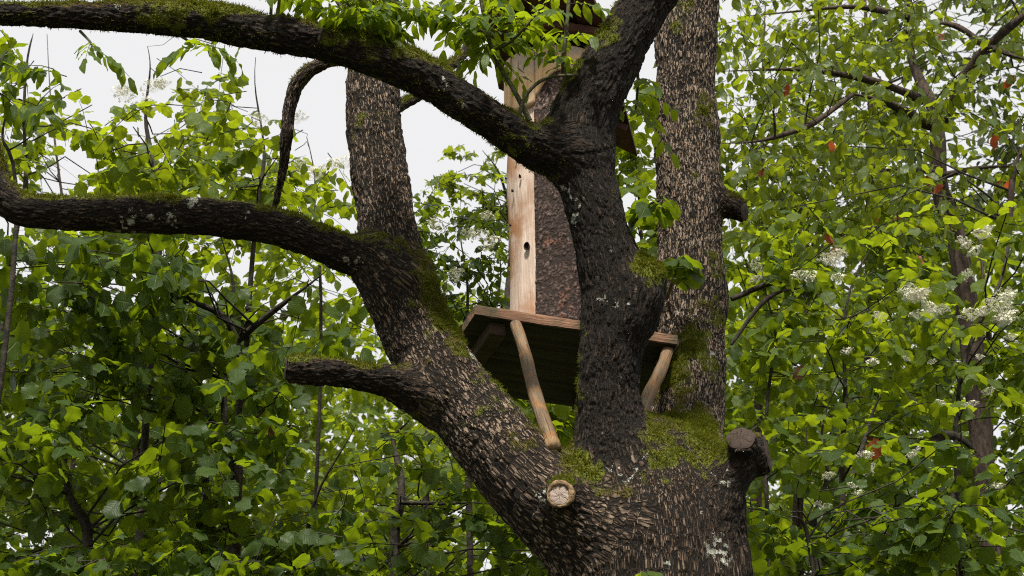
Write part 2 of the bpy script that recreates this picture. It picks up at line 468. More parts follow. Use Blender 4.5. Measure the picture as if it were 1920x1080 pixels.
# sawn stubs; cut = (point, outward normal)
def cutp(px, py, Y, n):
    n = np.array(n, float); n /= np.linalg.norm(n)
    return (W(px, py, Y), n)
CUT_L = cutp(538, 691, 6.82, (-1, -0.12, 0.05))
limb('branch_stub', [(800, 745, 48, 7.12), (735, 716, 34, 7.02), (680, 706, 29, 6.95), (610, 696, 28, 6.88), (500, 690, 25, 6.78)], k=0.08, tone=0.13, moss=0.05, cut=CUT_L)
CUT_R = cutp(1389, 822, 6.86, (-0.22, -0.75, 0.38))
limb('branch_stub', [(1330, 1040, 70, 7.1), (1352, 960, 46, 7.02), (1372, 895, 33, 6.98), (1390, 852, 29, 6.95), (1387, 800, 28, 6.72)], k=0.09, tone=0.10, cut=CUT_R)
CUT_R2 = cutp(1438, 850, 7.0, (0.92, -0.25, 0.12))
limb('branch_stub', [(1372, 885, 36, 6.98), (1400, 860, 38, 7.0), (1422, 852, 39, 7.0), (1475, 842, 38, 7.0)], k=0.05, tone=0.10, cut=CUT_R2)
CUT_K = cutp(1050, 928, 6.66, (-0.12, -1.0, -0.02))
limb('pruning_knot', [(1062, 925, 34, 6.9), (1052, 927, 25, 6.75), (1044, 930, 25, 6.5)], k=0.07, tone=0.12, cut=CUT_K)
CUT_S = cutp(1396, 398, 8.33, (0.85, -0.5, -0.15))
limb('branch_stub', [(1335, 372, 32, 8.42), (1366, 385, 23, 8.38), (1385, 393, 20, 8.34), (1430, 410, 18, 8.28)], k=0.04, tone=0.12, cut=CUT_S)
# slender crooked branches behind the left stem
limb('bough', [(705, 128, 22, 7.5), (648, 112, 14, 7.55), (600, 122, 13, 7.6), (562, 152, 14, 7.66), (544, 195, 13, 7.7), (536, 260, 11, 7.75), (528, 330, 9, 7.85), (512, 400, 8, 8.0), (505, 450, 6, 8.1)], k=0.03, tone=0.55, relief=0.6)
limb('bough', [(700, 215, 22, 7.45), (752, 198, 12, 7.55), (790, 175, 12, 7.62), (830, 135, 10, 7.7), (862, 108, 10, 7.8), (900, 60, 9, 7.9)], k=0.03, tone=0.2, moss=0.05, relief=0.3)

# ------------------------------------------------------------------ the old tree: one continuous skin over the skeleton
HG = 0.026
def build_old_tree():
    allC = np.vstack([L['C'] for L in LIMBS])
    lo = (allC[:, :3] - allC[:, 3:]).min(0) - 0.12
    hi = (allC[:, :3] + allC[:, 3:]).max(0) + 0.12
    dims = np.ceil((hi - lo) / HG).astype(int) + 1
    F = np.full(dims, 3.0, np.float32)
    ax = [lo[i] + HG * np.arange(dims[i]) for i in range(3)]
    def box(a, b, m):
        i0 = np.clip(np.floor((a - m - lo) / HG).astype(int), 0, dims - 1)
        i1 = np.clip(np.ceil((b + m - lo) / HG).astype(int) + 1, 1, dims)
        return i0, i1
    for L in LIMBS:
        C = L['C']
        m = 0.16
        l0, l1 = box((C[:, :3] - C[:, 3:]).min(0), (C[:, :3] + C[:, 3:]).max(0), m)
        D = np.full(l1 - l0, 3.0, np.float32)
        for a, b in zip(C[:-1], C[1:]):
            i0, i1 = box(np.minimum(a[:3] - a[3], b[:3] - b[3]), np.maximum(a[:3] + a[3], b[:3] + b[3]), m)
            X = np.stack(np.meshgrid(*[ax[i][i0[i]:i1[i]] for i in range(3)], indexing='ij'), -1).astype(np.float32)
            ab = b[:3] - a[:3]
            t = np.clip(((X - a[:3]) @ ab) / (ab @ ab), 0, 1)
            d = np.linalg.norm(X - a[:3] - t[..., None] * ab, axis=-1) - (a[3] + t * (b[3] - a[3]))
            sl = tuple(slice(i0[i] - l0[i], i1[i] - l0[i]) for i in range(3))
            D[sl] = np.minimum(D[sl], d)
        if L['cut']:
            X = np.stack(np.meshgrid(*[ax[i][l0[i]:l1[i]] for i in range(3)], indexing='ij'), -1)
            D = np.maximum(D, ((X - L['cut'][0]) @ L['cut'][1]).astype(np.float32))
        sl = tuple(slice(l0[i], l1[i]) for i in range(3))
        A = F[sl]; k = L['k']
        h = np.clip(0.5 + 0.5 * (A - D) / k, 0, 1)
        F[sl] = A * (1 - h) + D * h - k * h * (1 - h)
    lap('sdf')
    # surface nets
    S = F < 0
    def cells(a): return a[:-1, :-1, :-1], a[1:, :-1, :-1], a[:-1, 1:, :-1], a[1:, 1:, :-1], a[:-1, :-1, 1:], a[1:, :-1, 1:], a[:-1, 1:, 1:], a[1:, 1:, 1:]
    cnt = sum(c.astype(np.int8) for c in cells(S))
    act = (cnt > 0) & (cnt < 8)
    ci = np.argwhere(act)
    idx = np.full(act.shape, -1, np.int32); idx[act] = np.arange(len(ci))
    off = np.array([(i & 1, (i >> 1) & 1, (i >> 2) & 1) for i in range(8)])
    val = np.stack([F[ci[:, 0] + o[0], ci[:, 1] + o[1], ci[:, 2] + o[2]] for o in off], 1)
    acc = np.zeros((len(ci), 3)); num = np.zeros(len(ci))
    for a in range(8):
        for b in range(a + 1, 8):
            if bin(a ^ b).count('1') != 1: continue
            va, vb = val[:, a], val[:, b]
            mk = (va < 0) != (vb < 0)
            t = np.where(mk, va / np.where(mk, va - vb, 1), 0)
            acc += np.where(mk[:, None], off[a] + t[:, None] * (off[b] - off[a]), 0); num += mk
    V = lo + HG * (ci + acc / num[:, None])
    quads = []
    for axis in range(3):
        o1, o2 = [(1, 2), (2, 0), (0, 1)][axis]
        sa = [slice(None)] * 3; sb = [slice(None)] * 3
        sa[axis] = slice(0, -1); sb[axis] = slice(1, None)
        A, B = S[tuple(sa)], S[tuple(sb)]
        e = np.argwhere(A != B)
        e = e[(e[:, o1] > 0) & (e[:, o2] > 0) & (e[:, o1] < dims[o1] - 1) & (e[:, o2] < dims[o2] - 1)]
        d1 = np.zeros(3, int); d1[o1] = 1
        d2 = np.zeros(3, int); d2[o2] = 1
        g = lambda c: idx[c[:, 0], c[:, 1], c[:, 2]]
        q = np.stack([g(e - d1 - d2), g(e - d2), g(e), g(e - d1)], 1)
        ins = A[e[:, 0], e[:, 1], e[:, 2]]
        q = np.where(ins[:, None], q, q[:, ::-1])
        quads.append(q)
    Q = np.vstack(quads)
    Q = Q[(Q >= 0).all(1)]

    def trilin(P):
        g = (P - lo) / HG
        i = np.clip(np.floor(g).astype(int), 0, dims - 2); f = g - i
        r = 0
        for o in off:
            w = np.prod(np.where(o, f, 1 - f), axis=1)
            r = r + w * F[i[:, 0] + o[0], i[:, 1] + o[1], i[:, 2] + o[2]]
        return r
    def grad(P, e=HG):
        G = np.stack([trilin(P + np.eye(3)[i] * e) - trilin(P - np.eye(3)[i] * e) for i in range(3)], 1)
        return G / (np.linalg.norm(G, axis=1, keepdims=True) + 1e-9)
    def subdiv(V, Q):
        n = len(V)
        E = np.sort(np.stack([Q, np.roll(Q, -1, 1)], -1).reshape(-1, 2), 1)
        U, inv = np.unique(E, axis=0, return_inverse=True)
        inv = inv.reshape(-1, 4) + n
        fc = n + len(U) + np.arange(len(Q))
        V2 = np.vstack([V, V[U].mean(1), V[Q].mean(1)])
        Q2 = np.concatenate([np.stack([Q[:, i], inv[:, i], fc, inv[:, i - 1]], 1) for i in range(4)])
        return V2, Q2
    # fine faces only where they can be seen; the far side and what lies beyond the frame stay coarser
    def fin(V, Q):
        used, inv = np.unique(Q, return_inverse=True)
        return V[used], inv.reshape(Q.shape)
    fc = V[Q].mean(1)
    px, py, _ = to_px(fc)
    near = (px > -100) & (px < 2020) & (py > -110) & (py < 1170)
    Vc, Qc = fin(V, Q[~near])
    V, Q = subdiv(*fin(V, Q[near]))
    fc = V[Q].mean(1)
    view = fc - np.array([0, 0, CAMZ]); view /= np.linalg.norm(view, axis=1, keepdims=True)
    front = (grad(fc) * view).sum(1) < 0.40
    Vb, Qb = fin(V, Q[~front])
    Vf, Qf = subdiv(*fin(V, Q[front]))
    V = np.vstack([Vf, Vb, Vc]); Q = np.vstack([Qf, Qb + len(Vf), Qc + len(Vf) + len(Vb)])
    for _ in range(2):
        V = V - grad(V) * trilin(V)[:, None] * 0.9
    N = grad(V, HG * 0.8)

    lap('skin %d' % len(V))
    # limb coordinates, relief, moss, tone
    n = len(V)
    sw = np.zeros(n); sh = np.zeros(n); st = np.zeros(n); sm = np.zeros(n); best = np.full(n, 9.0); bid = np.zeros(n, int); srel = np.zeros(n)
    cutm = np.zeros(n, bool)
    LCO = {}
    for li, L in enumerate(LIMBS):
        C, s = L['C'], L['s']
        a0, a1 = (C[:, :3] - C[:, 3:]).min(0) - 0.3, (C[:, :3] + C[:, 3:]).max(0) + 0.3
        sel = np.where(((V > a0) & (V < a1)).all(1))[0]
        if not len(sel): continue
        P = V[sel]
        D = np.full(len(sel), 9.0); U = np.zeros((len(sel), 3)); ss = np.zeros(len(sel))
        T = np.diff(C[:, :3], axis=0); T /= np.linalg.norm(T, axis=1, keepdims=True)
        fn = np.cross(T[0], [0.31, 0.9, 0.2]); fn /= np.linalg.norm(fn)
        rm = float(np.median(C[:, 3]))
        for i, (a, b) in enumerate(zip(C[:-1], C[1:])):
            fn = fn - T[i] * (fn @ T[i]); fn /= np.linalg.norm(fn)
            fb = np.cross(T[i], fn)
            ab = b[:3] - a[:3]
            t = np.clip(((P - a[:3]) @ ab) / (ab @ ab), 0, 1)
            r = P - a[:3] - t[:, None] * ab
            rl = np.linalg.norm(r, axis=1)
            d = rl - (a[3] + t * (b[3] - a[3]))
            mk = d < D
            D[mk] = d[mk]
            U[mk, 0] = (r[mk] @ fn) / (rl[mk] + 1e-6); U[mk, 1] = (r[mk] @ fb) / (rl[mk] + 1e-6)
            ss[mk] = s[i] + t[mk] * (s[i + 1] - s[i])
        lcv = np.zeros((n, 3), np.float32)
        lcv[sel] = np.column_stack([U[:, :2] * max(rm, 0.06), ss]) * (1.35 if li < 2 else 1.15) + li * 3.1
        LCO[li] = lcv
        keep = D < 0.14
        sel, D, U, ss = sel[keep], D[keep], U[keep], ss[keep]
        rr = max(rm, 0.06)
        q = np.stack([U[:, 0] * rr, U[:, 1] * rr, ss], 1)
        lam = 0.021
        qs = q / np.array([lam, lam, lam * 4.6])
        wob = np.stack([fbm(q / 0.06 + 3, 2, 5), fbm(q / 0.06 + 9, 2, 6), fbm(q / 0.09 + 17, 2, 7)], 1) - 0.5
        qs = qs + wob * np.array([2.6, 2.6, 1.3]) + li * 31.7
        f1, f2, cv = voro(qs, li)
        plate = np.clip((f2 - f1) / 0.34, 0, 1)
        fine = vnoise(q / np.array([0.010, 0.010, 0.022]) + 70, 90 + li)
        hgt = plate ** 0.75 * (0.72 + 0.28 * cv) * (0.60 + 0.55 * fine)
        w = np.exp(-np.clip(D, 0, None) / 0.028)
        sw[sel] += w; sh[sel] += w * hgt; st[sel] += w * L['tone']; sm[sel] += w * L['moss']; srel[sel] += w * L['relief']
        Dn = D + 0.07 * (fbm(V[sel] * 16.0, 2, 300 + li) - 0.5)
        up = Dn < best[sel]
        best[sel[up]] = Dn[up]; bid[sel[up]] = li
        if L['cut']:
            c, cn = L['cut']
            on = (np.abs((V[sel] - c) @ cn) < 0.010) & (np.abs(N[sel] @ cn) > 0.7) & (np.linalg.norm(V[sel] - c, axis=1) < 0.13)
            cutm[sel[on]] = True
    sw = np.maximum(sw, 1e-6)
    h = sh / sw; tone = st / sw; moss0 = sm / sw; rel = srel / sw
    lap('relief')
    low = fbm(V * 5.5, 3, 3) - 0.5
    nz = N[:, 2]
    mn = fbm(V * np.array([6.5, 6.5, 5.0]), 4, 21)
    mn2 = fbm(V * 22.0, 3, 33)
    moss = 0.60 * np.clip((nz + 0.05) / 0.75, 0, 1) + (mn - 0.5) * 1.25 + (mn2 - 0.5) * 0.85 + moss0 * 2.2
    spots = [(1275, 800, 60, 7.85, 0.42), (1320, 855, 70, 7.2, 0.34), (1215, 500, 45, 6.9, 0.45), (1335, 480, 60, 8.25, 0.34), (1300, 30, 45, 8.3, 0.36), (1335, 60, 30, 8.35, 0.42),
             (1250, 700, 60, 8.1, 0.42), (815, 545, 50, 7.1, 0.5), (855, 620, 40, 7.1, 0.4), (920, 740, 50, 7.0, 0.15), (400, 15, 60, 6.4, 0.35), (330, 5, 60, 6.4, 0.3), (1060, 893, 22, 6.8, 0.2),
             (1290, 200, 50, 8.28, 0.3), (1330, 330, 50, 8.3, 0.3), (1345, 620, 50, 8.25, 0.2), (980, 840, 60, 6.9, 0.05)]
    for (a, b, r, Y, g) in spots:
        c = W(a, b, Y); rr = r * mpp(c)
        moss += g * np.exp(-(np.linalg.norm(V - c, axis=1) / rr) ** 2)
    moss = np.clip(moss, 0, 1.2)
    lich = np.clip((fbm(V * 7.0 + 3, 3, 41) - 0.50) * 2.6, 0, 0.75) * np.clip(vnoise(V * 60, 43) * 1.25, 0, 1)
    for (a, b, r, Y, g) in [(1150, 462, 22, 6.8, 0.75), (1132, 475, 10, 6.8, 0.6), (1107, 300, 9, 6.8, 0.8), (1185, 790, 16, 6.9, 0.55), (1180, 740, 12, 6.9, 0.5), (1340, 1030, 18, 6.85, 0.75), (1375, 1050, 26, 6.85, 0.7),
                            (1318, 938, 9, 6.85, 0.8), (1250, 985, 30, 6.8, 0.3), (1345, 760, 30, 8.1, 0.4), (1352, 690, 26, 8.2, 0.35), (970, 250, 12, 6.7, 0.5), (920, 240, 12, 6.65, 0.45), (685, 712, 8, 6.85, 0.8)]:
        c = W(a, b, Y); rr = r * mpp(c)
        lich += 0.85 * g * (0.35 + 0.9 * vnoise(V * 70, 44)) * np.exp(-(np.linalg.norm(V - c, axis=1) / rr) ** 2)
    lich = np.clip(lich, 0, 1)
    # broad patches of paler and darker bark
    tone = np.clip(tone * (0.55 + 0.9 * fbm(V * 3.2 + 50, 3, 61)), 0, 1)
    amp = np.where(cutm, 0.0, 0.012) * rel * (1 - 0.45 * np.clip(moss, 0, 1))
    V2 = V + N * (amp * (h - 0.62) + np.where(cutm, 0, 0.035) * low * rel + np.where(cutm, 0, 0.012) * (mn2 - 0.5) * np.clip(moss * 1.6 - 0.4, 0, 1))[:, None]
    tmp = mesh_np('tmp', V2, quads=Q)
    NV = np.zeros(len(V2) * 3, np.float32); tmp.vertices.foreach_get('normal', NV); NV = NV.reshape(-1, 3)
    bpy.data.meshes.remove(tmp)
    col = np.stack([h, moss, lich, tone], 1)

    base = np.array((W(1226, 1090, 7.2)[0], 7.2, 0.0))
    root = empty('old_tree', base, 'old many-stemmed tree with rugged mossy bark, sawn stubs and a wooden platform wedged in it', 'tree')
    parts = {}
    fl = bid[Q]
    fl = np.where((fl[:, 0] == fl[:, 1]) | (fl[:, 0] == fl[:, 2]), fl[:, 0], fl[:, 3])
    merge = {3: 2, 5: 0}                               # burl belongs to the middle stem, the mossy shelf to the trunk
    fl = np.array([merge.get(i, i) for i in range(len(LIMBS))])[fl]
    labels = {1: 'leaning furrowed stem that carries the lower mossy bough', 2: 'dark mossy middle stem with a round burl', 4: 'upright paler stem behind the platform',
              6: 'lower bough with moss along its top', 7: 'upper moss-fringed bough', 8: 'short sawn branch stub with mossy top', 9: 'dark sawn stub with round cut face',
              11: 'small pruning knot with pale cut'}
    for li in range(len(LIMBS)):
        f = Q[fl == li]
        if not len(f): continue
        used, inv = np.unique(f, return_inverse=True)
        me = mesh_np(LIMBS[li]['part'], V2[used] - base, quads=inv.reshape(-1, 4), mat=M_BARK, color=col[used], normals=NV[used])
        at = me.attributes.new('lc', 'FLOAT_VECTOR', 'POINT'); at.data.foreach_set('vector', np.ascontiguousarray(LCO[li][used]).ravel())
        o = put(LIMBS[li]['part'], me, root)
        if li in labels: o['label'] = labels[li]
        parts[li] = o
    lap('parts')
    # sawn faces and callus rings
    def disc(parent, cut, rpx, mat, name='cut_face', bulge=0.004, seed=1, lift=0.004):
        c, nrm = cut
        r = rpx * mpp(c)
        k, ns = 7, 36
        a = np.arange(ns) * 2 * math.pi / ns
        pts = [[0, 0, bulge]]
        for j in range(1, k + 1):
            f = j / k
            rr = r * f * (1 + 0.05 * np.sin(a * 2 + seed) + 0.03 * np.sin(a * 5 + seed * 2))
            z = bulge * (1 - f ** 2) + 0.0016 * np.sin(a * 9 + j)
            if j == k: z = z - 0.004
            pts += np.stack([rr * np.cos(a), rr * np.sin(a), z], 1).tolist()
        tri = [[0, 1 + i, 1 + (i + 1) % ns] for i in range(ns)]
        qd = [[1 + j * ns + i, 1 + (j + 1) * ns + i, 1 + (j + 1) * ns + (i + 1) % ns, 1 + j * ns + (i + 1) % ns] for j in range(k - 1) for i in range(ns)]
        o = put(name, mesh_np(name, np.array(pts), quads=qd, tris=tri, mat=mat), parent, c + nrm * lift - base)
        o.rotation_mode = 'QUATERNION'
        o.rotation_quaternion = Vector(nrm).to_track_quat('Z', 'Y')
        return o
    disc(parts[8], CUT_L, 24, M_CUTD, seed=2)
    disc(parts[9], CUT_R, 27, M_CUTD, seed=3)
    disc(parts[10], CUT_R2, 36, M_CUTD, seed=5)
    disc(parts[11], CUT_K, 22, M_CUTP, seed=4, lift=0.006)
    disc(parts[12], CUT_S, 17, M_CUTD, seed=6)
    c, nrm = CUT_K                                       # callus lip round the pruning knot
    ns, nt_ = 64, 14
    A, Bm = np.meshgrid(np.arange(ns) * 2 * math.pi / ns, np.arange(nt_) * 2 * math.pi / nt_, indexing='ij')
    r0 = 22.5 * mpp(c); rt = (0.0095 + 0.0040 * np.sin(A + 0.8) + 0.002 * np.sin(A * 3 + 2) + 0.001 * np.sin(A * 11 + Bm * 2))
    T = np.stack([(r0 + rt * np.cos(Bm)) * np.cos(A), (r0 + rt * np.cos(Bm)) * np.sin(A), rt * np.sin(Bm) * 1.1], -1).reshape(-1, 3)
    i, j = np.meshgrid(np.arange(ns), np.arange(nt_), indexing='ij')
    q = np.stack([i * nt_ + j, ((i + 1) % ns) * nt_ + j, ((i + 1) % ns) * nt_ + (j + 1) % nt_, i * nt_ + (j + 1) % nt_], -1).reshape(-1, 4)
    o = put('callus_ring', mesh_np('callus_ring', T, quads=q, mat=M_CALLUS), parts[11], c + nrm * 0.004 - base)
    o.rotation_mode = 'QUATERNION'; o.rotation_quaternion = Vector(nrm).to_track_quat('Z', 'Y')

    # moss: short blades growing from the mossy skin
    pxv, pyv, _ = to_px(V2)
    vis = (pxv > -80) & (pxv < 2000) & (pyv > -100) & (pyv < 1150)
    prob = np.clip((moss - 0.46) * 2.2, 0, 1) * vis
    under = np.isin(bid, [7]) & (nz < -0.45) & vis
    prob = np.maximum(prob, under * 0.16 * (mn2 > 0.45))
    pick = np.where(RNG.random(len(prob)) < prob * 0.85)[0]
    rep = np.repeat(pick, 2)
    nb = len(rep)
    d = NV[rep] + RNG.normal(0, 0.55, (nb, 3)) + np.array([0, 0, -0.10])
    d /= np.linalg.norm(d, axis=1, keepdims=True)
    ln = RNG.uniform(0.008, 0.021, nb) * (0.7 + 0.6 * np.clip(moss[rep], 0, 1))
    sd = np.cross(d, RNG.normal(0, 1, (nb, 3))); sd /= np.linalg.norm(sd, axis=1, keepdims=True)
    p0 = V2[rep] + RNG.normal(0, 0.003, (nb, 3)) - NV[rep] * 0.002
    wd = RNG.uniform(0.0014, 0.0030, nb)[:, None]
    MV = np.stack([p0 - sd * wd, p0 + sd * wd, p0 + d * ln[:, None]], 1).reshape(-1, 3) - base
    rn = RNG.random(nb)
    mcol = np.stack([np.tile([0.2, 0.8, 0.5], nb), np.tile([0.1, 0.1, 0.9], nb), np.repeat(rn, 3)], 1)
    o = put('moss', mesh_np('moss', MV, tris=np.arange(nb * 3).reshape(-1, 3), mat=M_MOSS, color=mcol, cname='lf', smooth=False), root)
    tag(o, kind='stuff')
    print('old tree verts', len(V2), 'moss', nb)
    return root, base
OLD_TREE, OLD_BASE = build_old_tree()

# ------------------------------------------------------------------ wooden platform
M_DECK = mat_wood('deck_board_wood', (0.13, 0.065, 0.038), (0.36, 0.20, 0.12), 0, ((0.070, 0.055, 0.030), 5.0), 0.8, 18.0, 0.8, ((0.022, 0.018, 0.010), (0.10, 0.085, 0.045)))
M_BATTEN = mat_wood('batten_wood', (0.030, 0.020, 0.012), (0.085, 0.055, 0.032), 1, None, 0.8, 20.0)
M_POLE = mat_wood('barked_pole_wood', (0.070, 0.048, 0.028), (0.20, 0.142, 0.084), 2, ((0.20, 0.100, 0.036), 9.0), 0.65, 40.0, 0.7)
M_TIP = mat_wood('chamfered_pole_end', (0.13, 0.080, 0.035), (0.34, 0.215, 0.095), 2, None, 0.7, 60.0)
M_ROOF = mat_wood('brown_painted_board', (0.050, 0.022, 0.014), (0.115, 0.052, 0.032), 1, None, 0.6, 12.0, 0.3)
M_PALE = mat_wood('fresh_pale_wood', (0.58, 0.34, 0.15), (0.80, 0.55, 0.29), 2, ((0.48, 0.38, 0.29), 6.0), 0.6, 22.0, 0.4)
M_BARE = mat_wood('bare_log_wood', (0.42, 0.30, 0.225), (0.76, 0.63, 0.53), 2, ((0.36, 0.18, 0.085), 3.2), 0.62, 24.0, 0.6)

def rough_box(lx, ly, lz, nx=10, seed=0, wob=0.004, bev=0.005, bow=0.0):
    """a sawn board centred on the origin, edges eased and slightly uneven"""
    xs = np.concatenate([[-lx / 2, -lx / 2 + bev], np.linspace(-lx / 2 + bev, lx / 2 - bev, nx)[1:-1], [lx / 2 - bev, lx / 2]])
    sec = []
    hy, hz = ly / 2, lz / 2
    for (sy, sz) in ((-1, -1), (1, -1), (1, 1), (-1, 1)):
        e = [(sy * hy, sz * (hz - bev)), (sy * (hy - bev), sz * hz)]
        if sy * sz > 0: e = e[::1]
        else: e = e[::-1]
        sec += e
    sec = np.array(sec)
    rng = np.random.default_rng(seed)
    V = []
    for i, x in enumerate(xs):
        k = (1 - bev / max(ly, lz) * 1.5) if i in (0, len(xs) - 1) else 1
        d = rng.normal(0, wob, (8, 2)) * (0.6 if i not in (0, len(xs) - 1) else 1)
        y = sec * k + d
        V += [[x, a, c + bow * math.cos(x / lx * math.pi)] for a, c in y]
    n = len(xs)
    q = [[i * 8 + j, i * 8 + (j + 1) % 8, (i + 1) * 8 + (j + 1) % 8, (i + 1) * 8 + j] for i in range(n - 1) for j in range(8)]
    t = []
    for base, fl in ((0, True), ((n - 1) * 8, False)):
        for j in range(1, 7):
            t.append([base, base + j + 1, base + j] if fl else [base, base + j, base + j + 1])
    return np.array(V), q, t

def frame(ex, ey):
    ex = ex / np.linalg.norm(ex); ez = np.cross(ex, ey); ez /= np.linalg.norm(ez); ey = np.cross(ez, ex)
    return Matrix([[ex[0], ey[0], ez[0]], [ex[1], ey[1], ez[1]], [ex[2], ey[2], ez[2]]])

def place(o, pos, mat3, origin):
    o.location = tuple(float(v) for v in (np.asarray(pos) - origin))
    o.rotation_mode = 'QUATERNION'
    o.rotation_quaternion = mat3.to_quaternion()
    return o

def board(name, parent, origin, pos, ex, ey, size, mat, seed=0, nx=10, wob=0.003, bow=0.0, smooth=False):
    V, q, t = rough_box(*size, nx=nx, seed=seed, wob=wob, bow=bow)
    o = put(name, mesh_np(name, V, quads=q, tris=t, mat=mat, smooth=smooth), parent)
    return place(o, pos, frame(np.asarray(ex, float), np.asarray(ey, float)), origin)

PA, PB = W(890, 590, 7.75), W(1272, 647, 8.02)            # ends of the front edge, underside
PEX = (PB - PA); PLEN = np.linalg.norm(PEX); PEX /= PLEN
PEY = np.array([-0.165, 0.985, -0.015]); PEY -= PEX * (PEY @ PEX); PEY /= np.linalg.norm(PEY)
PEZ = np.cross(PEX, PEY)
PDEP = 1.10
def build_platform():
    org = PA + PEX * PLEN / 2 + PEY * PDEP / 2
    root = empty('wooden_platform', org, 'small weathered plank platform wedged between the tree stems, propped on poles', 'platform')
    nb = 4; w = PDEP / nb
    for i in range(nb):
        th = 0.056 if i == 0 else 0.048
        jut = [0.0, 0.012, -0.015, 0.008][i]; ext = [0.0, 0.05, 0.09, 0.14][i]
        c = PA + PEX * (PLEN / 2 + jut + ext / 2) + PEY * (w * (i + 0.5)) + PEZ * th / 2
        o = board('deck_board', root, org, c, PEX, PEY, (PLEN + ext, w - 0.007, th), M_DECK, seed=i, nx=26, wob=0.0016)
        if i == 0: o['label'] = 'front deck board with a reddish brown sawn edge'
    for i, (u, dep) in enumerate(((0.125, 0.86), (0.80, 0.70))):
        c = PA + PEX * (PLEN * u) + PEY * ((0.05 if i == 0 else 0.30) + dep / 2) - PEZ * 0.036
        board('batten', root, org, c, PEY, PEX, (dep, 0.085, 0.068), M_BATTEN, seed=20 + i, nx=14, wob=0.0016)
    # round props
    for i, (a, b, r) in enumerate(((W(966, 608, 7.83), W(1036, 840, 6.93), 0.033), (W(1252, 655, 8.08), W(1196, 800, 7.62), 0.034))):
        L = np.linalg.norm(b - a); n, s = 26, 14
        zz = np.linspace(0, 1, n)
        an = np.arange(s) * 2 * math.pi / s
        V = []
        for k, z in enumerate(zz):
            rad = r * (0.86 + 0.16 * z) * (1 + 0.045 * np.sin(an * 3 + z * 9 + i) + 0.035 * math.sin(z * 23 + i) + 0.02 * np.sin(an * 7 + z * 3))
            V += np.stack([rad * np.cos(an) + 0.006 * math.sin(z * 7), rad * np.sin(an), np.full(s, z * L) + (0.012 * np.sin(an * 2 + 1) if k == n - 1 else 0)], 1).tolist()
        q = [[k * s + j, k * s + (j + 1) % s, (k + 1) * s + (j + 1) % s, (k + 1) * s + j] for k in range(n - 1) for j in range(s)]
        V.append([0, 0, 0]); V.append([0, 0, L + 0.004])
        t = [[n * s, (j + 1) % s, j] for j in range(s)] + [[n * s + 1, (n - 1) * s + j, (n - 1) * s + (j + 1) % s] for j in range(s)]
        o = put('prop_pole', mesh_np('prop_pole', np.array(V), quads=q, tris=t, mat=M_POLE), root)
        d = (b - a) / L
        o.location = tuple(float(v) for v in a - org)
        o.rotation_mode = 'QUATERNION'; o.rotation_quaternion = Vector(d).to_track_quat('Z', 'Y')
        if i == 0:                                         # freshly chamfered foot
            zz2 = np.array([[0, 1.0], [0.035, 0.99], [0.05, 0.80], [0.052, 0.0]])
            Vt = np.concatenate([np.stack([r * 1.045 * f * np.cos(an) + 0.004, r * 1.045 * f * np.sin(an), np.full(s, z)], 1) for z, f in zz2])
            qt = [[k * s + j, k * s + (j + 1) % s, (k + 1) * s + (j + 1) % s, (k + 1) * s + j] for k in range(3) for j in range(s)]
            put('pole_tip', mesh_np('pole_tip', Vt, quads=qt, mat=M_TIP), o, (0, 0, L - 0.046))
        o['label'] = 'round debarked pole propping the platform front' if i == 0 else 'split pole propping the platform end'
    return root
build_platform()

# ------------------------------------------------------------------ hollow log hive standing on the platform
M_LOGBARK = None
def mat_logbark():
    m, nt, out = new_mat('scaly_conifer_bark'); b = NB(nt)
    h, g, bb, _ = b.attr('bk')
    co = b.coord()
    n1 = b.noise(co, 90.0, 3.0, 0.6); n2 = b.noise(co, 9.0, 3.0, 0.6)
    f = b.ramp(b.math('ADD', h, b.math('MULTIPLY', b.math('SUBTRACT', n1, 0.5), 1.0)), 0.05, 0.75)
    pale = b.mix(bb, b.mix(n2, (0.085, 0.056, 0.043), (0.17, 0.120, 0.098)), b.mix(n2, (0.20, 0.135, 0.105), (0.34, 0.245, 0.20)))
    c = b.mix(f, (0.022, 0.013, 0.010), pale)
    c = b.mix(b.math('MULTIPLY', b.ramp(n2, 0.55, 0.7), b.ramp(n1, 0.45, 0.6)), c, (0.20, 0.075, 0.040))
    nt.links.new(b.principled(c, 0.8, 0.25, b.bump(n1, 0.7, 0.008)), out.inputs[0])
    return m
M_LOGBARK = mat_logbark()

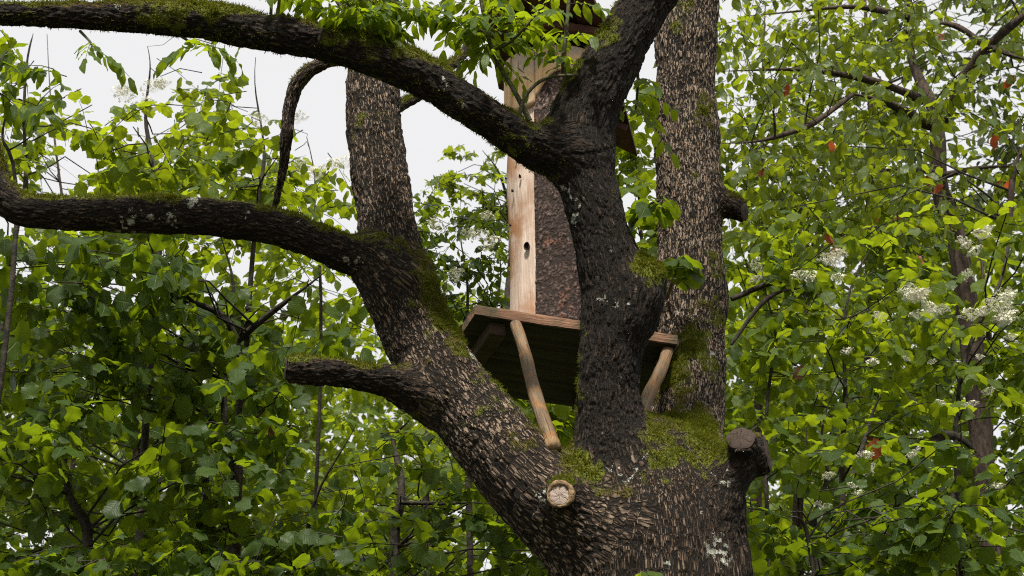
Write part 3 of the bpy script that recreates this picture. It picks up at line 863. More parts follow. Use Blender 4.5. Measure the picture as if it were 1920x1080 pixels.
def build_log_hive():
    z0 = (PA + PEX * PLEN * 0.45 + PEY * 0.45 + PEZ * 0.056)[2]
    C0 = W(1042, 560, 8.24); C0[2] = z0
    zt = 6.22
    root = empty('log_hive', C0, 'upright log hive, half debarked, half in rough bark, standing on the platform', 'log hive')
    H = zt - z0
    R0 = 0.252
    face = math.atan2(-C0[1], -C0[0])                     # towards the viewer's side
    def rad(th, z):
        f = z / H
        base = R0 * (1 + 0.055 * math.exp(-((f - 0.58) / 0.14) ** 2) * np.clip(np.cos(th - face + 1.3), 0, 1) - 0.03 * np.exp(-((f - 0.18) / 0.2) ** 2))
        P = np.stack([np.cos(th) * 2.2 + 5, np.sin(th) * 2.2 + 5, np.full_like(th, z * 1.3)], 1)
        return base * (0.965 + 0.07 * fbm(P, 2, 71))
    def skin(th0, th1, zlo, zhi, nth, nz_, off, relief, name, mat, wrap=False, closed=True):
        th = np.linspace(th0, th1, nth, endpoint=not wrap)
        V, cols = [], []
        for k in range(nz_):
            z = zlo(th) + (zhi(th) - zlo(th)) * k / (nz_ - 1)
            r = np.array([rad(np.array([t]), zz)[0] for t, zz in zip(th, z)]) if False else rad(th, float(np.mean(z)))
            P = np.stack([np.cos(th) * R0, np.sin(th) * R0, z], 1)
            d, c = relief(P)
            r = r + off + d
            V.append(np.stack([r * np.cos(th), r * np.sin(th), z], 1)); cols.append(c)
        V = np.concatenate(V); cols = np.concatenate(cols)
        m = nth if wrap else nth - 1
        k, j = np.meshgrid(np.arange(nz_ - 1), np.arange(m), indexing='ij')
        j2 = (j + 1) % nth
        q = np.stack([k * nth + j, k * nth + j2, (k + 1) * nth + j2, (k + 1) * nth + j], -1).reshape(-1, 4)
        if not wrap and closed:                            # turn the edges in so that the piece has thickness
            b0 = len(V)
            rim = np.concatenate([np.arange(nth), np.arange(1, nz_) * nth + nth - 1, (nz_ - 1) * nth + np.arange(nth - 2, -1, -1), np.arange(nz_ - 2, 0, -1) * nth])
            I = V[rim].copy(); s = 1 - (0.03 / np.linalg.norm(I[:, :2], axis=1)); I[:, :2] *= s[:, None]
            V = np.vstack([V, I]); cols = np.vstack([cols, cols[rim] * 0.3])
            n = len(rim); ii = np.arange(n)
            q = np.vstack([q, np.stack([rim[(ii + 1) % n], rim[ii], b0 + ii, b0 + (ii + 1) % n], 1)])
        o = put(name, mesh_np(name, V, quads=q, mat=mat, color=cols), root)
        return o
    flat = lambda v: (lambda th: np.full_like(th, v))
    def smooth_rel(P):
        n = fbm(P * np.array([22, 22, 3.0]), 3, 81) - 0.5
        knots = np.zeros(len(P))
        return n * 0.010, np.stack([n + 0.5, n * 0, n * 0], 1)
    def bark_rel(P):
        q = P / np.array([0.019, 0.019, 0.024]) + (np.stack([fbm(P * 45, 2, 3), fbm(P * 45 + 7, 2, 4), fbm(P * 45 + 13, 2, 5)], 1) - 0.5) * 1.8
        f1, f2, cv = voro(q, 5)
        h = np.clip((f2 - f1) / 0.6, 0, 1) * (0.35 + 0.65 * cv)
        pale = np.clip((P[:, 2] / H - 0.62) / 0.25, 0, 1)
        return 0.010 * h + 0.010 * (fbm(P * 8, 3, 9) - 0.5), np.stack([h, h * 0, pale], 1)
    # bark leaves a bare strip on one side; its upper border is an arch cut by saw
    e0 = face - 0.40; e1 = face + math.pi * 1.22
    # th grows anticlockwise: the viewer's right lies at face + pi/2
    arch = lambda th: H - 0.15 - 0.20 * np.clip(1 - (th - e0) / 0.55, 0, 1) ** 2
    edge = lambda z: 0
    skin(0, 2 * math.pi, flat(0), flat(H), 110, 90, -0.004, smooth_rel, 'bare_wood', M_BARE, wrap=True)
    skin(e0, e1, flat(0.0), arch, 190, 210, 0.008, bark_rel, 'bark_shell', M_LOGBARK)
    # pale collar staves above the bark
    ns = 10
    for i in range(ns):
        a0 = face - math.pi + i * 2 * math.pi / ns + 0.012 + 0.26
        a1 = a0 + 2 * math.pi / ns - 0.024
        low = lambda th: np.where((th > e0 - 0.7) & (th < e1), arch(np.maximum(th, e0)) + 0.006, H - 0.40) + 0.004 * np.sin(th * 9)
        skin(a0, a1, low, flat(H), 12, 14, 0.018 + 0.004 * (i % 3), smooth_rel, 'collar_stave', M_PALE)
    # knot hole and pale knot in the bare strip
    def ring(th, z, r, mat, name, depth_, squash=1.3):
        c = np.array([math.cos(th), math.sin(th), 0.0]); rr = float(rad(np.array([th]), z)[0])
        n_ = 20; a = np.arange(n_) * 2 * math.pi / n_
        V = []
        for (f, d) in ((1.0, 0.012), (0.92, 0.0145), (0.78, 0.006), (0.70, depth_), (0.0, depth_ - 0.002)):
            V.append(np.stack([f * r * np.cos(a), f * r * squash * np.sin(a), np.full(n_, d)], 1))
        V = np.concatenate(V)
        q = [[k * n_ + j, k * n_ + (j + 1) % n_, (k + 1) * n_ + (j + 1) % n_, (k + 1) * n_ + j] for k in range(4) for j in range(n_)]
        o = put(name, mesh_np(name, V, quads=q, mat=mat), root, c * rr + np.array([0, 0, z]))
        o.rotation_mode = 'QUATERNION'; o.rotation_quaternion = Vector(c).to_track_quat('Z', 'Y')
        return o
    M_HOLE = mat_plain('dark_hollow', (0.012, 0.008, 0.006), (0.05, 0.03, 0.02), 60)
    M_KNOT = mat_plain('orange_knot', (0.42, 0.19, 0.07), (0.60, 0.32, 0.14), 60)
    ring(face - 0.60, 0.46, 0.018, M_HOLE, 'knot_hole', -0.0005)
    ring(face - 0.50, 0.98, 0.019, M_KNOT, 'knot', 0.011, 1.25)
    for (dt, z, r) in ((0.95, 0.80, 0.005), (0.72, 0.86, 0.006), (1.1, 0.62, 0.004), (0.82, 0.98, 0.005), (1.2, 0.9, 0.004)):
        ring(face - dt, z, r, M_HOLE, 'knot_hole', 0.004, 2.0)
    # board roof sloping back, seen from below
    FL, FR, BR, BL = W(905, -16, 7.72), W(1117, 0, 7.72), W(1192, 292, 9.02), W(938, 168, 8.62)
    nb = 5
    for i in range(nb):
        u0, u1 = i / nb - 0.012, (i + 1) / nb + 0.012
        q0 = [FL + (FR - FL) * u0, FL + (FR - FL) * u1, BL + (BR - BL) * u1, BL + (BR - BL) * u0]
        q0 = np.array(q0)
        up = np.array([0, 0, 0.026]); dz = np.array([0, 0, 0.029 * (i % 2)])
        n_ = 10
        V = []
        for k in range(n_ + 1):
            t = k / n_
            l, r_ = q0[0] * (1 - t) + q0[3] * t + dz, q0[1] * (1 - t) + q0[2] * t + dz
            if k == 0: l, r_ = l * 0.88 + r_ * 0.12, r_ * 0.86 + l * 0.14
            V += [l, r_, r_ + up, l + up]
        V = np.array(V) - C0
        q = [[k * 4 + j, k * 4 + (j + 1) % 4, (k + 1) * 4 + (j + 1) % 4, (k + 1) * 4 + j] for k in range(n_) for j in range(4)]
        q += [[3, 2, 1, 0], [n_ * 4, n_ * 4 + 1, n_ * 4 + 2, n_ * 4 + 3]]
        q = [list(reversed(f)) for f in q]
        put('roof_board', mesh_np('roof_board', V, quads=q, mat=M_ROOF, smooth=False), root)
    # cross cleats carrying the roof boards
    for t in (0.18, 0.80):
        a, c = FL * (1 - t) + BL * t, FR * (1 - t) + BR * t
        mid = (a + c) / 2 - np.array([0, 0, 0.030])
        board('roof_cleat', root, C0, mid, c - a, BL - FL, (np.linalg.norm(c - a) * 0.94, 0.07, 0.05), M_ROOF, seed=40, wob=0.001)
    return root
build_log_hive()
lap('hive')

# ------------------------------------------------------------------ leaves
def leaf_template(kind, seed, lod):
    """outline by stations along the midrib; lies in XY, base at the origin, tip at +Y = 1"""
    rng = np.random.default_rng(seed)
    if kind == 'hazel':
        st = np.array([0, .05, .16, .28, .40, .52, .64, .75, .85, .93, 1.0]) if lod else np.array([0, .10, .34, .60, .82, 1.0])
        w = np.interp(st, [0, .06, .2, .4, .55, .7, .82, .91, 1], [0, .22, .35, .42, .43, .38, .24, .075, 0])
        teeth, curl, fold = 0.075, 0.22, 0.20
    elif kind == 'plum':
        st = np.array([0, .08, .22, .38, .54, .70, .84, .94, 1.0]) if lod else np.array([0, .25, .6, 1.0])
        w = np.interp(st, [0, .1, .3, .5, .7, .88, 1], [0, .12, .25, .29, .24, .10, 0])
        teeth, curl, fold = 0.03, 0.30, 0.32
    elif kind == 'ash':
        st = np.array([0, .08, .22, .38, .54, .70, .84, .94, 1.0]) if lod else np.array([0, .25, .6, 1.0])
        w = np.interp(st, [0, .1, .3, .5, .7, .88, 1], [0, .10, .20, .225, .18, .075, 0])
        teeth, curl, fold = 0.03, 0.25, 0.22
    elif kind == 'maple':
        st = np.array([0, .10, .22, .34, .46, .58, .72, .86, 1.0])
        w = np.array([0, .46, .28, .60, .30, .20, .27, .10, 0])
        teeth, curl, fold = 0.0, 0.15, 0.15
    else:                                              # dogwood and other small oval leaves
        st = np.array([0, .10, .28, .48, .68, .86, 1.0]) if lod else np.array([0, .3, .65, 1.0])
        w = np.interp(st, [0, .12, .35, .55, .78, .92, 1], [0, .18, .30, .32, .22, .08, 0])
        teeth, curl, fold = 0.02, 0.25, 0.25
    curl *= rng.uniform(0.3, 1.7); fold *= rng.uniform(0.3, 1.6)
    bend = rng.normal(0, 0.05)
    V, luv = [], []
    n = len(st)
    ph = rng.uniform(0, 6, 2)
    for i, (t, ww) in enumerate(zip(st, w)):
        cz = -curl * t * t
        cx = bend * math.sin(t * math.pi)
        V.append([cx, t, cz]); luv.append([0.5, t])
        for s in (-1, 1):
            jag = 1 + (teeth * (1 if (i % 2) else -1) + rng.normal(0, 0.05)) if 0 < i < n - 1 else 1
            x = s * ww * jag
            z = cz + fold * abs(x) * 0.9 - 0.55 * abs(x) ** 2 + 0.045 * math.sin(t * 11 + ph[0 if s > 0 else 1]) * (1 if 0 < i < n - 1 else 0)
            V.append([cx + x, t - 0.10 * abs(x) + (0.10 * ww if kind == 'hazel' else 0.04 * ww), z]); luv.append([0.5 + 0.5 * s, t])
    q, tr = [], []
    for i in range(n - 1):
        a, b = i * 3, (i + 1) * 3
        for s in (1, 2):
            f = [a, a + s, b + s, b]
            if s == 1: f = f[::-1]
            if i == 0:
                f = [a, b + s, b] if s == 2 else [b, b + s, a]
            elif i == n - 2:
                f = [a, a + s, b] if s == 2 else [b, a + s, a]
            if len(f) == 4: tr += [[f[0], f[1], f[2]], [f[0], f[2], f[3]]]
            else: tr.append(f)
    V = np.array(V); luv = np.array(luv)
    keep = np.ones(len(V), bool); keep[[1, 2, -1, -2]] = False   # stations 0 and n-1 are single points
    mp = np.cumsum(keep) - 1
    return V[keep], mp[np.array(tr)], luv[keep]

TPL = {}
for _k in ('hazel', 'plum', 'ash', 'maple', 'oval'):
    for _l in (0, 1):
        TPL[_k, _l] = [leaf_template(_k, 100 * _l + v + len(_k) * 7, _l) for v in range(5)]

LEAF_MESH = {}
def leaf_mesh(kind, v, mat):
    key = (kind, v, mat.name)
    if key not in LEAF_MESH:
        V, T, uv = TPL[kind, 1][v]
        LEAF_MESH[key] = mesh_np('leaf', V, tris=T, mat=mat, color=np.column_stack([uv, np.full(len(V), 0.13 * v)]), cname='lf')
    return LEAF_MESH[key]

def merged_leaves(pos, rot, scl, var, rnd, kind, lod, origin):
    Vs, Ts, Cs, base = [], [], [], 0
    for v in range(5):
        m = var == v
        if not m.any(): continue
        V, T, uv = TPL[kind, lod][v]
        P = np.einsum('nij,vj->nvi', rot[m], V) * scl[m][:, None, None] + (pos[m] - origin)[:, None, :]
        k = m.sum(); nv = len(V)
        Vs.append(P.reshape(-1, 3))
        Ts.append((T[None] + (np.arange(k) * nv)[:, None, None]).reshape(-1, 3) + base)
        c = np.empty((k, nv, 3)); c[:, :, :2] = uv[None]; c[:, :, 2] = rnd[m][:, None]
        Cs.append(c.reshape(-1, 3))
        base += k * nv
    return np.concatenate(Vs), np.concatenate(Ts), np.concatenate(Cs)

def unit(v): return v / (np.linalg.norm(v, axis=-1, keepdims=True) + 1e-9)

def sprays(p0, d, L, n, size, rng, droop=0.35, flat=0.55, hang=0.35):
    """leaves set alternately along twigs; returns leaf pos, rot, scale and the twig lines"""
    S = len(p0)
    up = np.array([0, 0, 1.0])
    side = unit(np.cross(d, np.broadcast_to(up, d.shape)) + rng.normal(0, 0.15, d.shape))
    P, Rm, Sc = [], [], []
    line = np.stack([p0 + d * (L * t)[:, None] - up * (droop * L * t * t)[:, None] for t in np.linspace(0, 1, 4)], 1)
    for k in range(n):
        t = (k + 0.6 + rng.uniform(-0.25, 0.25, S)) / n
        pos = p0 + d * (L * t)[:, None] - up * (droop * L * t * t)[:, None]
        sg = (-1) ** k if k < n - 1 else 0
        td = d - up * (2 * droop * t)[:, None]
        y = unit(td * (0.45 if sg else 1.0) + sg * side * 0.9 + rng.normal(0, 0.28, d.shape) - up * (hang * rng.uniform(0.2, 1.6, S))[:, None])
        nrm = up + rng.normal(0, flat, d.shape) + side * sg * 0.12
        z = unit(nrm - y * (nrm * y).sum(1, keepdims=True))
        x = np.cross(y, z)
        sc = size * rng.uniform(0.62, 1.18, S) * (0.75 + 0.35 * np.sin(np.clip(t, 0, 1) * 2.6))
        P.append(pos + y * (0.12 * sc)[:, None]); Rm.append(np.stack([x, y, z], -1)); Sc.append(sc)
    return np.concatenate(P), np.concatenate(Rm), np.concatenate(Sc), line

def stem_obj(parent, origin, pts, mat, name='stem', sides=9, ground=True, wob=0.045, seed=0):
    """tapering stem through pixel points (px, py, radius px, Y); runs on down to the ground"""
    P = []
    for (px, py, r, Y) in pts:
        p = W(px, py, Y); P.append([*p, r * mpp(p)])
    if ground:
        a = P[0]
        dirn = np.array(P[0][:2]) - np.array(P[1][:2])
        P = [[a[0] + dirn[0] * 0.3, a[1], -0.15, a[3] * 1.3], [a[0] + dirn[0] * 0.2, a[1], a[2] * 0.45, a[3] * 1.1]] + P
    C = catmull(P, 6)
    s = np.arange(len(C))
    rng = np.random.default_rng(seed + int(abs(pts[0][0])))
    ph = rng.uniform(0, 6, 2)
    C[:, 0] += wob * np.sin(s * 0.55 + ph[0]) * 0.6; C[:, 1] += wob * np.sin(s * 0.47 + ph[1])
    C[:, 3] = np.maximum(C[:, 3] * (1 + 0.08 * np.sin(s * 1.3)), 0.002)
    t = np.clip((s / s[-1] - 0.35) / 0.65, 0, 1)
    C[:, 3] = np.maximum(C[:, 3] * (1 - 0.82 * t ** 1.4), 0.0018)
    V, q = tubes(C[None, :, :3], C[None, :, 3], sides)
    put(name, mesh_np(name, V - origin, quads=q, mat=mat), parent)
    return C

HOLES = [(850, 215, 105, 165), (612, 168, 45, 48), (600, 262, 50, 40), (380, 108, 200, 26), (250, 120, 90, 22), (110, 118, 60, 26), (80, 150, 40, 20), (480, 185, 60, 30), (110, 330, 40, 26), (150, 290, 40, 22), (960, 330, 18, 90)]
GLADE = [(625, 800, 75, 85), (690, 775, 45, 40)]           # the light clearing under the short stub
PLANTS = []
LEAF_TOTAL = [0, 0]

def plant(name, label, cat, regions, kind, size, mat, stems=(), stem_mat=None, n_per=9, twig=0.42, objs=150, lod=1, clump=85, holes=(), seed=1,
          flowers=(), accents=(), droop=0.35, flat=0.55, hang=0.35, group=None, twiglod=3, spread=0.52, trunk_name='stem', bare=()):
    """regions: (x0, y0, x1, y1, Y0, Y1, cover) in the photograph's pixels and metres of distance"""
    rng = np.random.default_rng(seed)
    r0 = regions[0]
    if stems: b0 = W(*[stems[0][0][i] for i in (0, 1, 3)])
    else: b0 = W((r0[0] + r0[2]) / 2, r0[3], (r0[4] + r0[5]) / 2)
    base = np.array([b0[0], b0[1], 0.0])
    group = group or {'hazel_shrub': 'hazel shrubs round the old tree', 'background_tree': 'trees standing further back'}.get(name)
    root = empty(name, base, label, cat, group)
    curves = [stem_obj(root, base, st, stem_mat or M_STEM, name=trunk_name if i == 0 else 'stem', seed=seed, ground=not (len(st[0]) > 4)) if len(st[0]) == 4 else None for i, st in enumerate(stems)]
    for st in bare:                                        # boughs that leave a stem in mid-air
        curves.append(stem_obj(root, base, st, stem_mat or M_STEM, name='branch', seed=seed, ground=False, wob=0.012))
    curves = [c for c in curves if c is not None]
    PP, DD, LL, links = [], [], [], []
    for (x0, y0, x1, y1, Y0, Y1, cover) in regions:
        nc = max(2, int((x1 - x0) * (y1 - y0) / clump ** 2 * 1.3))
        cx, cy, cY = rng.uniform(x0, x1, nc), rng.uniform(y0, y1, nc), rng.uniform(Y0, Y1, nc)
        lp = size * FPX / ((Y0 + Y1) / 2 * 1.08)
        want = cover * (x1 - x0) * (y1 - y0) / (lp * lp * 0.34)
        ns = max(2, int(want / n_per / nc))
        for i in range(nc):
            if any(((cx[i] - h[0]) / h[2]) ** 2 + ((cy[i] - h[1]) / h[3]) ** 2 < 1.0 for h in holes): continue
            c = W(cx[i], cy[i], cY[i])
            rr = clump * spread * mpp(c)
            m = rng.poisson(ns) + 1
            o = rng.normal(0, 1, (m, 3)) * rr * np.array([1, 0.8, 0.85])
            q = c + o
            px, py, _ = to_px(q)
            ok = np.ones(m, bool)
            for h in holes: ok &= ((px - h[0]) / h[2]) ** 2 + ((py - h[1]) / h[3]) ** 2 > 1.0
            q, o = q[ok], o[ok]
            m = len(q)
            if not m: continue
            dd = unit(o * np.array([1, 1, 0.3]) / rr * 0.5 + rng.normal(0, 1, (m, 3)) * np.array([1, 1, 0.28]))
            ll = twig * rng.uniform(0.55, 1.3, m)
            PP.append(q - dd * ll[:, None] * 0.5); DD.append(dd); LL.append(ll)
            if curves:                                     # a branch from the nearest lower stem point into the clump
                best, bd = None, 1e9
                for C in curves:
                    dv = np.linalg.norm((C[:, :3] - c) * np.array([1, 1, 0.7]), axis=1) + np.where(C[:, 2] > c[2] - 0.05, 0.8, 0)
                    j = int(dv.argmin())
                    if dv[j] < bd: bd, best = dv[j], C[j]
                if bd < 3.0:
                    mid = (best[:3] + c) / 2 + np.array([0, 0, 0.10 * bd]) + rng.normal(0, 0.05, 3)
                    links.append((best[:3], mid, c, min(0.5 * best[3], 0.006 + 0.003 * bd)))
    p0, d, L = np.concatenate(PP), np.concatenate(DD), np.concatenate(LL)
    pos, rot, scl, line = sprays(p0, d, L, n_per, size, rng, droop, flat, hang)
    px, py, dep = to_px(pos)
    # nothing grows through the log, the platform or the stems of the old tree
    blk = (pos[:, 0] > -0.5) & (pos[:, 0] < 1.25) & (pos[:, 1] < 9.1) & (pos[:, 2] > 3.9)
    keepm = ~blk & (dep > 3.0)
    for h in holes: keepm &= ((px - h[0]) / h[2]) ** 2 + ((py - h[1]) / h[3]) ** 2 > 0.80
    pos, rot, scl, px, py, dep = pos[keepm], rot[keepm], scl[keepm], px[keepm], py[keepm], dep[keepm]
    n = len(pos)
    var = rng.integers(0, 5, n); rnd = rng.random(n)
    # the leaves that show largest are objects of their own
    inv = (px > 0) & (px < 1920) & (py > 0) & (py < 1080)
    facing = np.abs((rot[:, :, 2] * unit(pos - np.array([0, 0, CAMZ]))).sum(1)) + 0.25
    score = np.where(inv, scl / dep * facing * np.exp(-(dep - dep.min()) * 0.35), 0)
    single = np.zeros(n, bool)
    if objs: single[np.argsort(-score)[:objs]] = True
    acc = set()
    for (mt, frac) in accents:
        for i in rng.choice(np.where(single)[0], max(1, int(frac * single.sum())), replace=False): acc.add((int(i), mt))
    accd = {i: mt for i, mt in acc}
    for i in np.where(single)[0]:
        mt = accd.get(int(i), mat)
        o = bpy.data.objects.new('leaf', leaf_mesh('plum' if mt is L_BROWN else kind, int(var[i]), mt))
        o.parent = root
        s = float(scl[i])
        o.matrix_basis = Matrix.LocRotScale(Vector(pos[i] - base), Matrix(rot[i].tolist()).to_quaternion(), Vector((s, s, s)))
        COL.objects.link(o)
    m = ~single
    if m.any():
        V, T, Cc = merged_leaves(pos[m], rot[m], scl[m], var[m], rnd[m], kind, lod, base)
        tag(put('foliage', mesh_np('foliage', V, tris=T, mat=mat, color=Cc, cname='lf'), root), kind='stuff')
        LEAF_TOTAL[1] += len(T)
    LEAF_TOTAL[0] += n
    px0, py0, _ = to_px(line.mean(1))
    km = np.ones(len(line), bool)
    for h in holes: km &= ((px0 - h[0]) / h[2]) ** 2 + ((py0 - h[1]) / h[3]) ** 2 > 1.0
    line = line[km]
    rad = np.linspace(0.0042, 0.0012, 4)[None] * np.ones((len(line), 1))
    V, q = tubes(line, rad, twiglod)
    if links:
        LK = np.stack([np.stack([a, a * 0.6 + mdl * 0.5 - c * 0.1, mdl, c]) for a, mdl, c, r in links])
        LK[:, 1] = (LK[:, 0] + LK[:, 2]) / 2 + rng.normal(0, 0.03, LK[:, 1].shape)
        LR = np.stack([np.linspace(r, 0.0035, 4) for *_, r in links])
        V2, q2 = tubes(LK, LR, 5)
        q = np.vstack([q, q2 + len(V)]); V = np.vstack([V, V2])
    tag(put('twig_mass', mesh_np('twig_mass', V - base, quads=q, mat=M_STEM), root), kind='stuff')
    for (fx, fy, fY, fs) in flowers:
        if any(((fx - h[0]) / h[2]) ** 2 + ((fy - h[1]) / h[3]) ** 2 < 1.6 for h in holes): continue
        p = W(fx, fy, fY)
        o = bpy.data.objects.new('flower_cluster', FLOWER[rng.integers(0, 3)])
        o.parent = root
        a = rng.uniform(0, 6.28)
        qv = Quaternion((0, 0, 1), a) @ Quaternion((1, 0, 0), rng.normal(0.35, 0.3))
        s = fs * mpp(p)
        o.matrix_basis = Matrix.LocRotScale(Vector(p - base), qv, Vector((s, s, s)))
        COL.objects.link(o)
    PLANTS.append(root)
    return root

def flower_mesh(seed):
    """flat-topped spray of tiny four-petalled cream flowers on fine stalks, radius 1"""
    rng = np.random.default_rng(seed)
    Vs, Ts, Cs = [], [], []
    n = 46; b = 0
    for i in range(n):
        r = math.sqrt(rng.random()); a = rng.uniform(0, 6.28)
        p = np.array([r * math.cos(a), r * math.sin(a), 0.45 * (1 - r * r) + rng.normal(0, 0.08)])
        nrm = unit(np.array([p[0] * 0.6, p[1] * 0.6, 1.0]) + rng.normal(0, 0.35, 3))
        x = unit(np.cross(nrm, rng.normal(0, 1, 3))); y = np.cross(nrm, x)
        s = rng.uniform(0.10, 0.17)
        for k in range(4):
            an = k * math.pi / 2
            u = x * math.cos(an) + y * math.sin(an); w = -x * math.sin(an) + y * math.cos(an)
            Vs += [p, p + (u * 0.65 - w * 0.38) * s + nrm * s * 0.15, p + u * s + nrm * s * 0.05, p + (u * 0.65 + w * 0.38) * s + nrm * s * 0.15]
            Ts += [[b, b + 1, b + 2], [b, b + 2, b + 3]]
            Cs += [[0.3, 0.3, rng.random()]] * 4
            b += 4
        q = np.array([0, 0, -0.55]) + rng.normal(0, 0.05, 3)      # stalk
        Vs += [p - x * 0.012, p + x * 0.012, q]; Ts += [[b, b + 1, b + 2]]; Cs += [[0.3, 0.3, 0.1]] * 3; b += 3
    return mesh_np('flower_cluster', np.array(Vs), tris=np.array(Ts), mat=M_PETAL, color=np.array(Cs), cname='lf', smooth=False)
FLOWER = [flower_mesh(i) for i in range(3)]

# ---- shoots of the old tree itself: pinnate ash leaves
def shoot(pts, leaves, seed=0, size=0.092, label=None, kind='ash', mat=None, rach=0.19, npair=4):
    """pts: pixel line of the twig; leaves: (t along twig, azimuth, rise)"""
    rng = np.random.default_rng(seed)
    mat = mat or L_ASH
    P = np.array([[*W(x, y, Y), r * mpp(W(x, y, Y))] for (x, y, r, Y) in pts])
    C = catmull(P, 7)
    org = C[0, :3] - OLD_BASE
    V, q = tubes(C[None, :, :3], C[None, :, 3], 7)
    sh = put('shoot', mesh_np('shoot', V - C[0, :3], quads=q, mat=M_TWIG), OLD_TREE, org)
    if label: sh['label'] = label
    RL, RR = [], []
    for (t, az, rise) in leaves:
        c = C[min(int(t * (len(C) - 1)), len(C) - 1), :3]
        d = unit(np.array([math.sin(az), -math.cos(az), rise]))
        L = rach * rng.uniform(0.8, 1.2)
        ts = np.linspace(0, 1, 5)
        ln = np.stack([c + d * L * u - np.array([0, 0, 0.45 * L * u * u]) for u in ts])
        RL.append(ln); RR.append(np.linspace(0.0022, 0.001, 5))
        side = unit(np.cross(d, [0, 0, 1.0]))
        for k in range(npair + 1):
            u = (k + 0.9) / (npair + 0.9)
            pp = c + d * L * u - np.array([0, 0, 0.45 * L * u * u])
            td = unit(d - np.array([0, 0, 0.9 * u]))
            for sg in ((-1, 1) if k < npair else (0,)):
                y = unit(td * (0.5 if sg else 1) + sg * side * 0.85 + rng.normal(0, 0.16, 3) - np.array([0, 0, 0.28]))
                nn = np.array([0, 0, 1.0]) + rng.normal(0, 0.35, 3)
                z = unit(nn - y * (nn @ y)); x = np.cross(y, z)
                s = size * rng.uniform(0.75, 1.1)
                o = bpy.data.objects.new('leaf', leaf_mesh(kind, int(rng.integers(0, 5)), mat))
                o.parent = sh
                o.matrix_basis = Matrix.LocRotScale(Vector(pp + y * 0.004 - C[0, :3]), Matrix(np.stack([x, y, z], -1).tolist()).to_quaternion(), Vector((s, s, s)))
                COL.objects.link(o)
    if RL:
        V, q = tubes(np.stack(RL), np.stack(RR), 4)
        tag(put('leaf_stalk', mesh_np('leaf_stalk', V - C[0, :3], quads=q, mat=M_TWIG), sh), kind='stuff')
    return sh

_r = random.Random(4)
def ring_leaves(t0, t1, n, rise=0.2):
    return [(t0 + (t1 - t0) * (i + 0.5) / n, (i * 2.4 + _r.uniform(-0.4, 0.4)) % 6.28, rise + _r.uniform(-0.25, 0.35)) for i in range(n)]
shoot([(993, 226, 5.5, 6.80), (965, 172, 4.8, 6.78), (925, 100, 4.2, 6.75), (906, 25, 3.6, 6.72), (894, -50, 3, 6.70)], ring_leaves(0.45, 1.0, 17), 1, label='leafy shoot rising from the upper bough')
shoot([(908, 60, 3.4, 6.73), (880, 50, 3, 6.7), (845, 30, 2.5, 6.66), (800, 12, 2, 6.62)], ring_leaves(0.2, 1.0, 8), 21)
shoot([(922, 96, 3.4, 6.74), (955, 80, 3, 6.68), (985, 50, 2.4, 6.62), (1010, 20, 2, 6.6)], ring_leaves(0.5, 1.0, 5, 0.5), 22)
shoot([(1068, 168, 5.5, 6.86), (1056, 125, 4.6, 6.82), (1062, 55, 4, 6.80), (1069, -30, 3.4, 6.78)], ring_leaves(0.28, 1.0, 8), 2)
shoot([(972, 222, 4.2, 6.78), (988, 176, 3.8, 6.76), (1026, 146, 3.4, 6.74), (1084, 140, 2.8, 6.72)], [], 3)
shoot([(705, 76, 6, 6.56), (700, 25, 5, 6.56), (688, -45, 4, 6.56)], ring_leaves(0.3, 1.0, 10), 4)
shoot([(722, 78, 5, 6.57), (735, 20, 4, 6.6), (752, -50, 3, 6.64)], ring_leaves(0.25, 1.0, 9), 5)
shoot([(668, 66, 5, 6.55), (640, 15, 4, 6.55), (600, -40, 3, 6.52)], ring_leaves(0.25, 1.0, 9), 6)
shoot([(700, 78, 3.5, 6.5), (682, 40, 3, 6.45), (650, 5, 2.5, 6.42)], ring_leaves(0.3, 1.0, 6), 16)
shoot([(520, 34, 3.5, 6.48), (524, -5, 3, 6.48), (527, -60, 2.5, 6.48)], ring_leaves(0.5, 1.0, 4), 7)
shoot([(508, 34, 3, 6.48), (508, -10, 3, 6.48), (500, -60, 2.5, 6.48)], ring_leaves(0.6, 1.0, 3), 8)
shoot([(330, 62, 3, 6.44), (360, 80, 2.2, 6.44), (385, 84, 1.8, 6.42)], [(0.6, 0.6, -0.3), (1.0, 1.4, -0.2), (0.8, 5.4, -0.4)], 9)
shoot([(150, 58, 3, 6.4), (170, 80, 2.2, 6.38), (172, 92, 1.8, 6.36)], [(0.6, 0.2, -0.4), (1.0, 1.6, -0.3)], 10)
shoot([(1190, 90, 4, 6.95), (1196, 150, 3, 7.1), (1192, 205, 2.2, 7.2)], [(0.5, 0.4, -0.2), (0.75, 1.6, -0.1), (0.9, 5.6, -0.3), (1.0, 0.6, -0.5), (1.0, 2.2, -0.3)], 11)
shoot([(1170, 440, 3.5, 6.95), (1195, 410, 3, 6.9), (1215, 385, 2.4, 6.86), (1235, 375, 1.8, 6.84)], [(0.55, 1.0, 0.1), (0.8, 2.2, 0.2), (1.0, 1.2, 0.0), (0.9, 5.6, 0.1), (0.65, 4.4, 0.1)], 12, size=0.10, kind='hazel', mat=L_HAZEL, rach=0.06, npair=1)
shoot([(1250, 560, 3.5, 8.2), (1262, 525, 3, 8.08), (1270, 500, 2.4, 8.0), (1278, 485, 1.8, 7.96)], [(0.4, 0.8, 0.0), (0.6, 5.4, 0.1), (0.8, 1.6, 0.2), (1.0, 0.2, 0.1), (1.0, 4.6, 0.2), (0.9, 2.4, 0.2)], 13, size=0.115, kind='hazel', mat=L_HAZEL, rach=0.06, npair=1)
shoot([(1232, 1120, 3, 6.75), (1222, 1090, 2.6, 6.68), (1212, 1072, 2, 6.64)], [(0.7, 0.5, 0.2), (1.0, 5.6, 0.1), (1.0, 1.4, 0.2)], 14, size=0.07, kind='hazel', mat=L_LIGHT, rach=0.04, npair=1)
